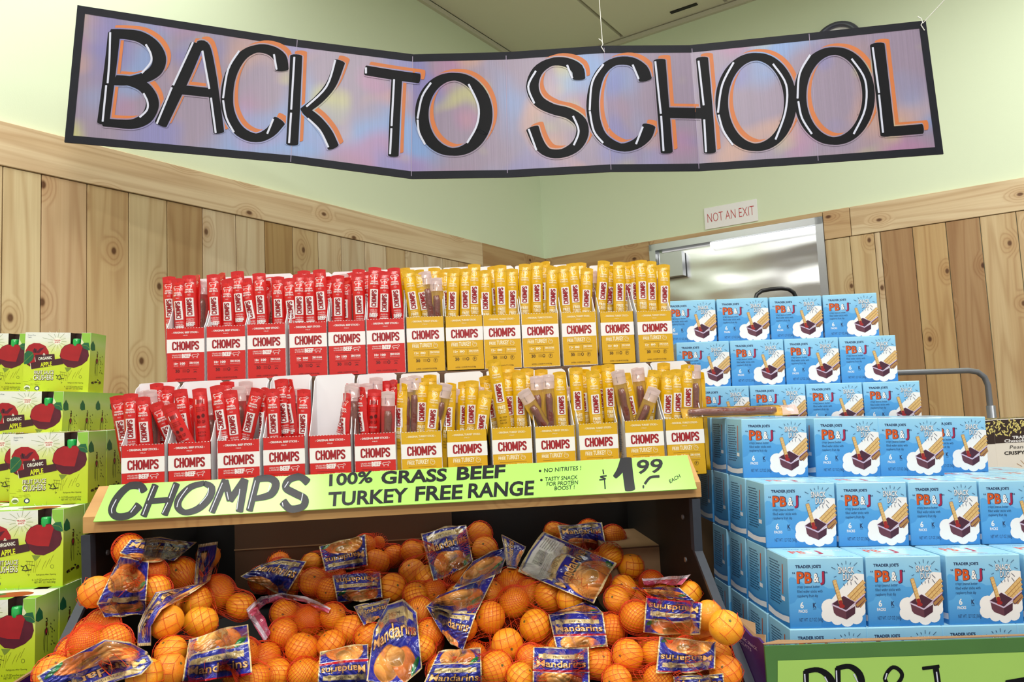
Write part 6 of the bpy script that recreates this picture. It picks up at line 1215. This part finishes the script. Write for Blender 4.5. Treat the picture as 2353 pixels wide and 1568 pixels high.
def label(bag, tops, bots, kind, rev=False, NU=190, NV=125, lift=0.004, near=None, seed=0, nm='label_film'):
    """tops / bots: photo points along the reading direction at the upper and lower edge of the print"""
    T = np.array(tops, float); B = np.array(bots, float)
    def samp(Pp, n): s_ = np.r_[0, np.cumsum(np.linalg.norm(np.diff(Pp, axis=0), axis=1))]; s_ /= s_[-1]; t = np.linspace(0, 1, n); return np.stack([np.interp(t, s_, Pp[:, 0]), np.interp(t, s_, Pp[:, 1])], 1)
    T, B = samp(T, NU), samp(B, NU); v = np.linspace(0, 1, NV)[:, None, None]; G = T[None]*(1-v)+B[None]*v
    rs_ = np.random.default_rng(seed+11); ed = 2.0
    G[0, :, 1] += ed*np.sin(np.linspace(0, 9, NU)+seed); G[-1, :, 1] += ed*np.sin(np.linspace(0, 11, NU)+seed)
    H = np.full((NV, NU), np.nan); st_ = 5
    for j in range(0, NV, st_):
        for i in range(0, NU, st_):
            h = hitdepth(*G[j, i]); H[j, i] = h if h is not None else surf(*G[j, i])-0.0
    sm = H[::st_, ::st_]; nvv, nuu = sm.shape
    D = sm.copy(); D = np.full_like(sm, np.median(sm)) if False else sm.copy()
    for _ in range(14):
        pd = np.pad(D, 1, mode='edge'); D = (pd[:-2, 1:-1]+pd[2:, 1:-1]+pd[1:-1, :-2]+pd[1:-1, 2:]+D)/5; D = np.minimum(D, sm-0.001)
    D -= lift
    if near is not None: D = np.minimum(D, near)
    jj = np.arange(NV)/st_; ii = np.arange(NU)/st_
    Dj = np.stack([np.interp(jj, np.arange(nvv), D[:, c]) for c in range(nuu)], 1); Df = np.stack([np.interp(ii, np.arange(nuu), Dj[r_]) for r_ in range(NV)], 0)
    for _ in range(10): pd = np.pad(Df, 1, mode='edge'); Df = (pd[:-2, 1:-1]+pd[2:, 1:-1]+pd[1:-1, :-2]+pd[1:-1, 2:])/4
    uu, vvv = np.meshgrid(np.linspace(0, 1, NU), np.linspace(0, 1, NV))
    cr = 0.0016*np.abs(np.sin(uu*17+vvv*9+3*np.sin(vvv*7+seed)+seed))+0.0012*np.abs(np.sin(vvv*21-uu*8+2*np.sin(uu*9+seed*2)))
    Df = Df-cr
    X = G[..., 0]; Y = G[..., 1]; R3 = CF[None, None]+((X-CX)/FPX)[..., None]*CR-((Y-CY)/FPX)[..., None]*CU; Pt = CO+R3*Df[..., None]
    img = ARTS[kind]; ui = uu if not rev else 1-uu; vi = vvv if not rev else 1-vvv
    colr = img[np.clip((vi*IH).astype(int), 0, IH-1), np.clip((ui*IW).astype(int), 0, IW-1)]
    verts = Pt.reshape(-1, 3); idx = np.arange(NU*NV).reshape(NV, NU); F = np.stack([idx[:-1, :-1], idx[1:, :-1], idx[1:, 1:], idx[:-1, 1:]], -1).reshape(-1, 4)
    me = bpy.data.meshes.new(nm); me.vertices.add(len(verts)); me.vertices.foreach_set('co', verts.ravel()); me.loops.add(len(F)*4); me.loops.foreach_set('vertex_index', F.ravel().astype(np.int32)); me.polygons.add(len(F)); me.polygons.foreach_set('loop_start', np.arange(len(F))*4); me.polygons.foreach_set('loop_total', np.full(len(F), 4)); me.update()
    ca = me.color_attributes.new('ink', 'FLOAT_COLOR', 'POINT'); ca.data.foreach_set('color', np.concatenate([colr.reshape(-1, 3), np.ones((NU*NV, 1))], 1).ravel())
    me.polygons.foreach_set('use_smooth', [True]*len(F)); me.materials.append(MATS['printed_film']); o = bpy.data.objects.new(nm, me); COL.objects.link(o)
    e = BAGO[bag]; o.parent = e; o.matrix_parent_inverse = Matrix.Translation(-Vector(e.location)); return o
label('b1', [(300, 1240), (370, 1236), (452, 1247)], [(275, 1270), (330, 1292), (400, 1290)], 'top', NV=60, seed=1, lift=0.012)
label('b1', [(276, 1278), (342, 1292)], [(222, 1388), (336, 1380)], 'fruit', seed=2, lift=0.022); label('b1', [(222, 1388), (336, 1378)], [(240, 1420), (336, 1412)], 'fruit', NV=40, seed=22)
label('b2', [(456, 1252), (449, 1300), (446, 1345), (357, 1361), (330, 1410), (317, 1442), (316, 1486)], [(501, 1245), (494, 1290), (483, 1334), (419, 1375), (372, 1403), (347, 1440), (347, 1484)], 'top', NU=200, NV=50, seed=3, lift=0.008)
label('b3', [(85, 1556), (150, 1515), (240, 1470), (300, 1478), (338, 1498)], [(120, 1610), (200, 1594), (250, 1574), (325, 1550), (352, 1520)], 'barcode' if False else 'full', rev=True, NU=170, seed=4, lift=0.014)
label('b4', [(434, 1472), (500, 1448), (570, 1434)], [(418, 1570), (500, 1562), (580, 1550)], 'mid', seed=5, lift=0.030)
label('b5', [(602, 1297), (650, 1284), (705, 1290)], [(552, 1325), (600, 1345), (655, 1372)], 'top', seed=6)
label('b6', [(733, 1256), (790, 1242), (840, 1228)], [(748, 1316), (800, 1308), (845, 1302)], 'rev', rev=True, seed=7)
label('b7', [(763, 1322), (820, 1316), (874, 1315)], [(775, 1384), (830, 1382), (879, 1374)], 'mid', rev=True, seed=8, lift=0.010)
label('b9', [(812, 1394), (897, 1376)], [(836, 1438), (880, 1418)], 'top', seed=9, NV=60)
label('b9', [(858, 1450), (890, 1388), (925, 1378), (958, 1408)], [(842, 1566), (880, 1575), (930, 1575), (970, 1535)], 'full', seed=10, lift=0.008)
label('b10', [(735, 1500), (790, 1486), (846, 1480)], [(729, 1580), (790, 1580), (848, 1580)], 'seam', rev=True, seed=11)
label('b11', [(967, 1228), (1020, 1212), (1071, 1206)], [(996, 1336), (1040, 1320), (1087, 1290)], 'full', seed=12)
label('b12', [(1086, 1290), (1130, 1268), (1172, 1254)], [(1040, 1352), (1090, 1345), (1150, 1318)], 'fruit', seed=13)
label('b13', [(1008, 1368), (1070, 1345), (1138, 1322)], [(980, 1393), (1040, 1412), (1094, 1412)], 'fruit', NV=60, seed=14, lift=0.008)
label('b13', [(977, 1392), (1040, 1408), (1094, 1412)], [(1012, 1450), (1036, 1480), (1064, 1496)], 'top', seed=15, lift=0.013)
label('b14', [(1190, 1314), (1215, 1265), (1249, 1222)], [(1365, 1388), (1390, 1340), (1417, 1294)], 'barcode', NU=140, NV=140, seed=16, lift=0.01)
label('b15', [(1281, 1209), (1383, 1200)], [(1292, 1246), (1392, 1250)], 'top', NV=60, seed=17)
label('b14', [(1165, 1305), (1152, 1228)], [(1186, 1308), (1209, 1257)], 'top', NU=60, NV=50, seed=18, nm='film_flap')
label('b17', [(1300, 1398), (1346, 1385), (1372, 1395)], [(1260, 1414), (1320, 1412), (1386, 1410)], 'fruit', NV=40, seed=19)
label('b17', [(1260, 1412), (1320, 1408), (1386, 1411)], [(1278, 1490), (1340, 1490), (1397, 1487)], 'seam', seed=20, lift=0.008)
label('b18', [(1225, 1487), (1290, 1490), (1353, 1489)], [(1224, 1572), (1290, 1576), (1355, 1574)], 'seam', seed=21)
label('b19', [(1485, 1371), (1550, 1380), (1614, 1385)], [(1478, 1455), (1545, 1460), (1609, 1457)], 'mid', rev=True, seed=23, lift=0.026)
label('b20', [(1450, 1351), (1500, 1350), (1560, 1350)], [(1485, 1368), (1540, 1378), (1598, 1383)], 'fruit', NV=40, seed=24, lift=0.012)
label('b20', [(1475, 1330), (1530, 1328), (1588, 1320)], [(1480, 1345), (1520, 1342), (1565, 1346)], 'pink', NV=30, seed=25, nm='film_flap')
label('b21', [(1515, 1462), (1580, 1470), (1645, 1476)], [(1507, 1546), (1575, 1548), (1643, 1538)], 'rev', rev=True, seed=26, lift=0.010)
label('b22', [(1547, 1555), (1605, 1552), (1662, 1549)], [(1552, 1600), (1610, 1600), (1668, 1598)], 'top', seed=27)
label('b23', [(1008, 1497), (1055, 1492), (1105, 1490)], [(970, 1578), (1040, 1580), (1108, 1578)], 'mid', seed=28)
label('b8', [(566, 1402), (600, 1372), (648, 1362), (700, 1372), (760, 1398)], [(580, 1418), (612, 1388), (648, 1376), (700, 1386), (755, 1408)], 'pink', NV=20, seed=29, nm='film_edge')
label('b8', [(572, 1420), (590, 1440), (612, 1470)], [(566, 1402), (584, 1440), (608, 1476)], 'pink', NV=20, NU=60, seed=30, nm='film_edge')
label('b8', [(566, 1404), (590, 1442), (612, 1470)], [(592, 1396), (610, 1425), (622, 1455)], 'pink', NV=20, NU=60, seed=31, nm='film_edge')
bpy.context.view_layer.update()
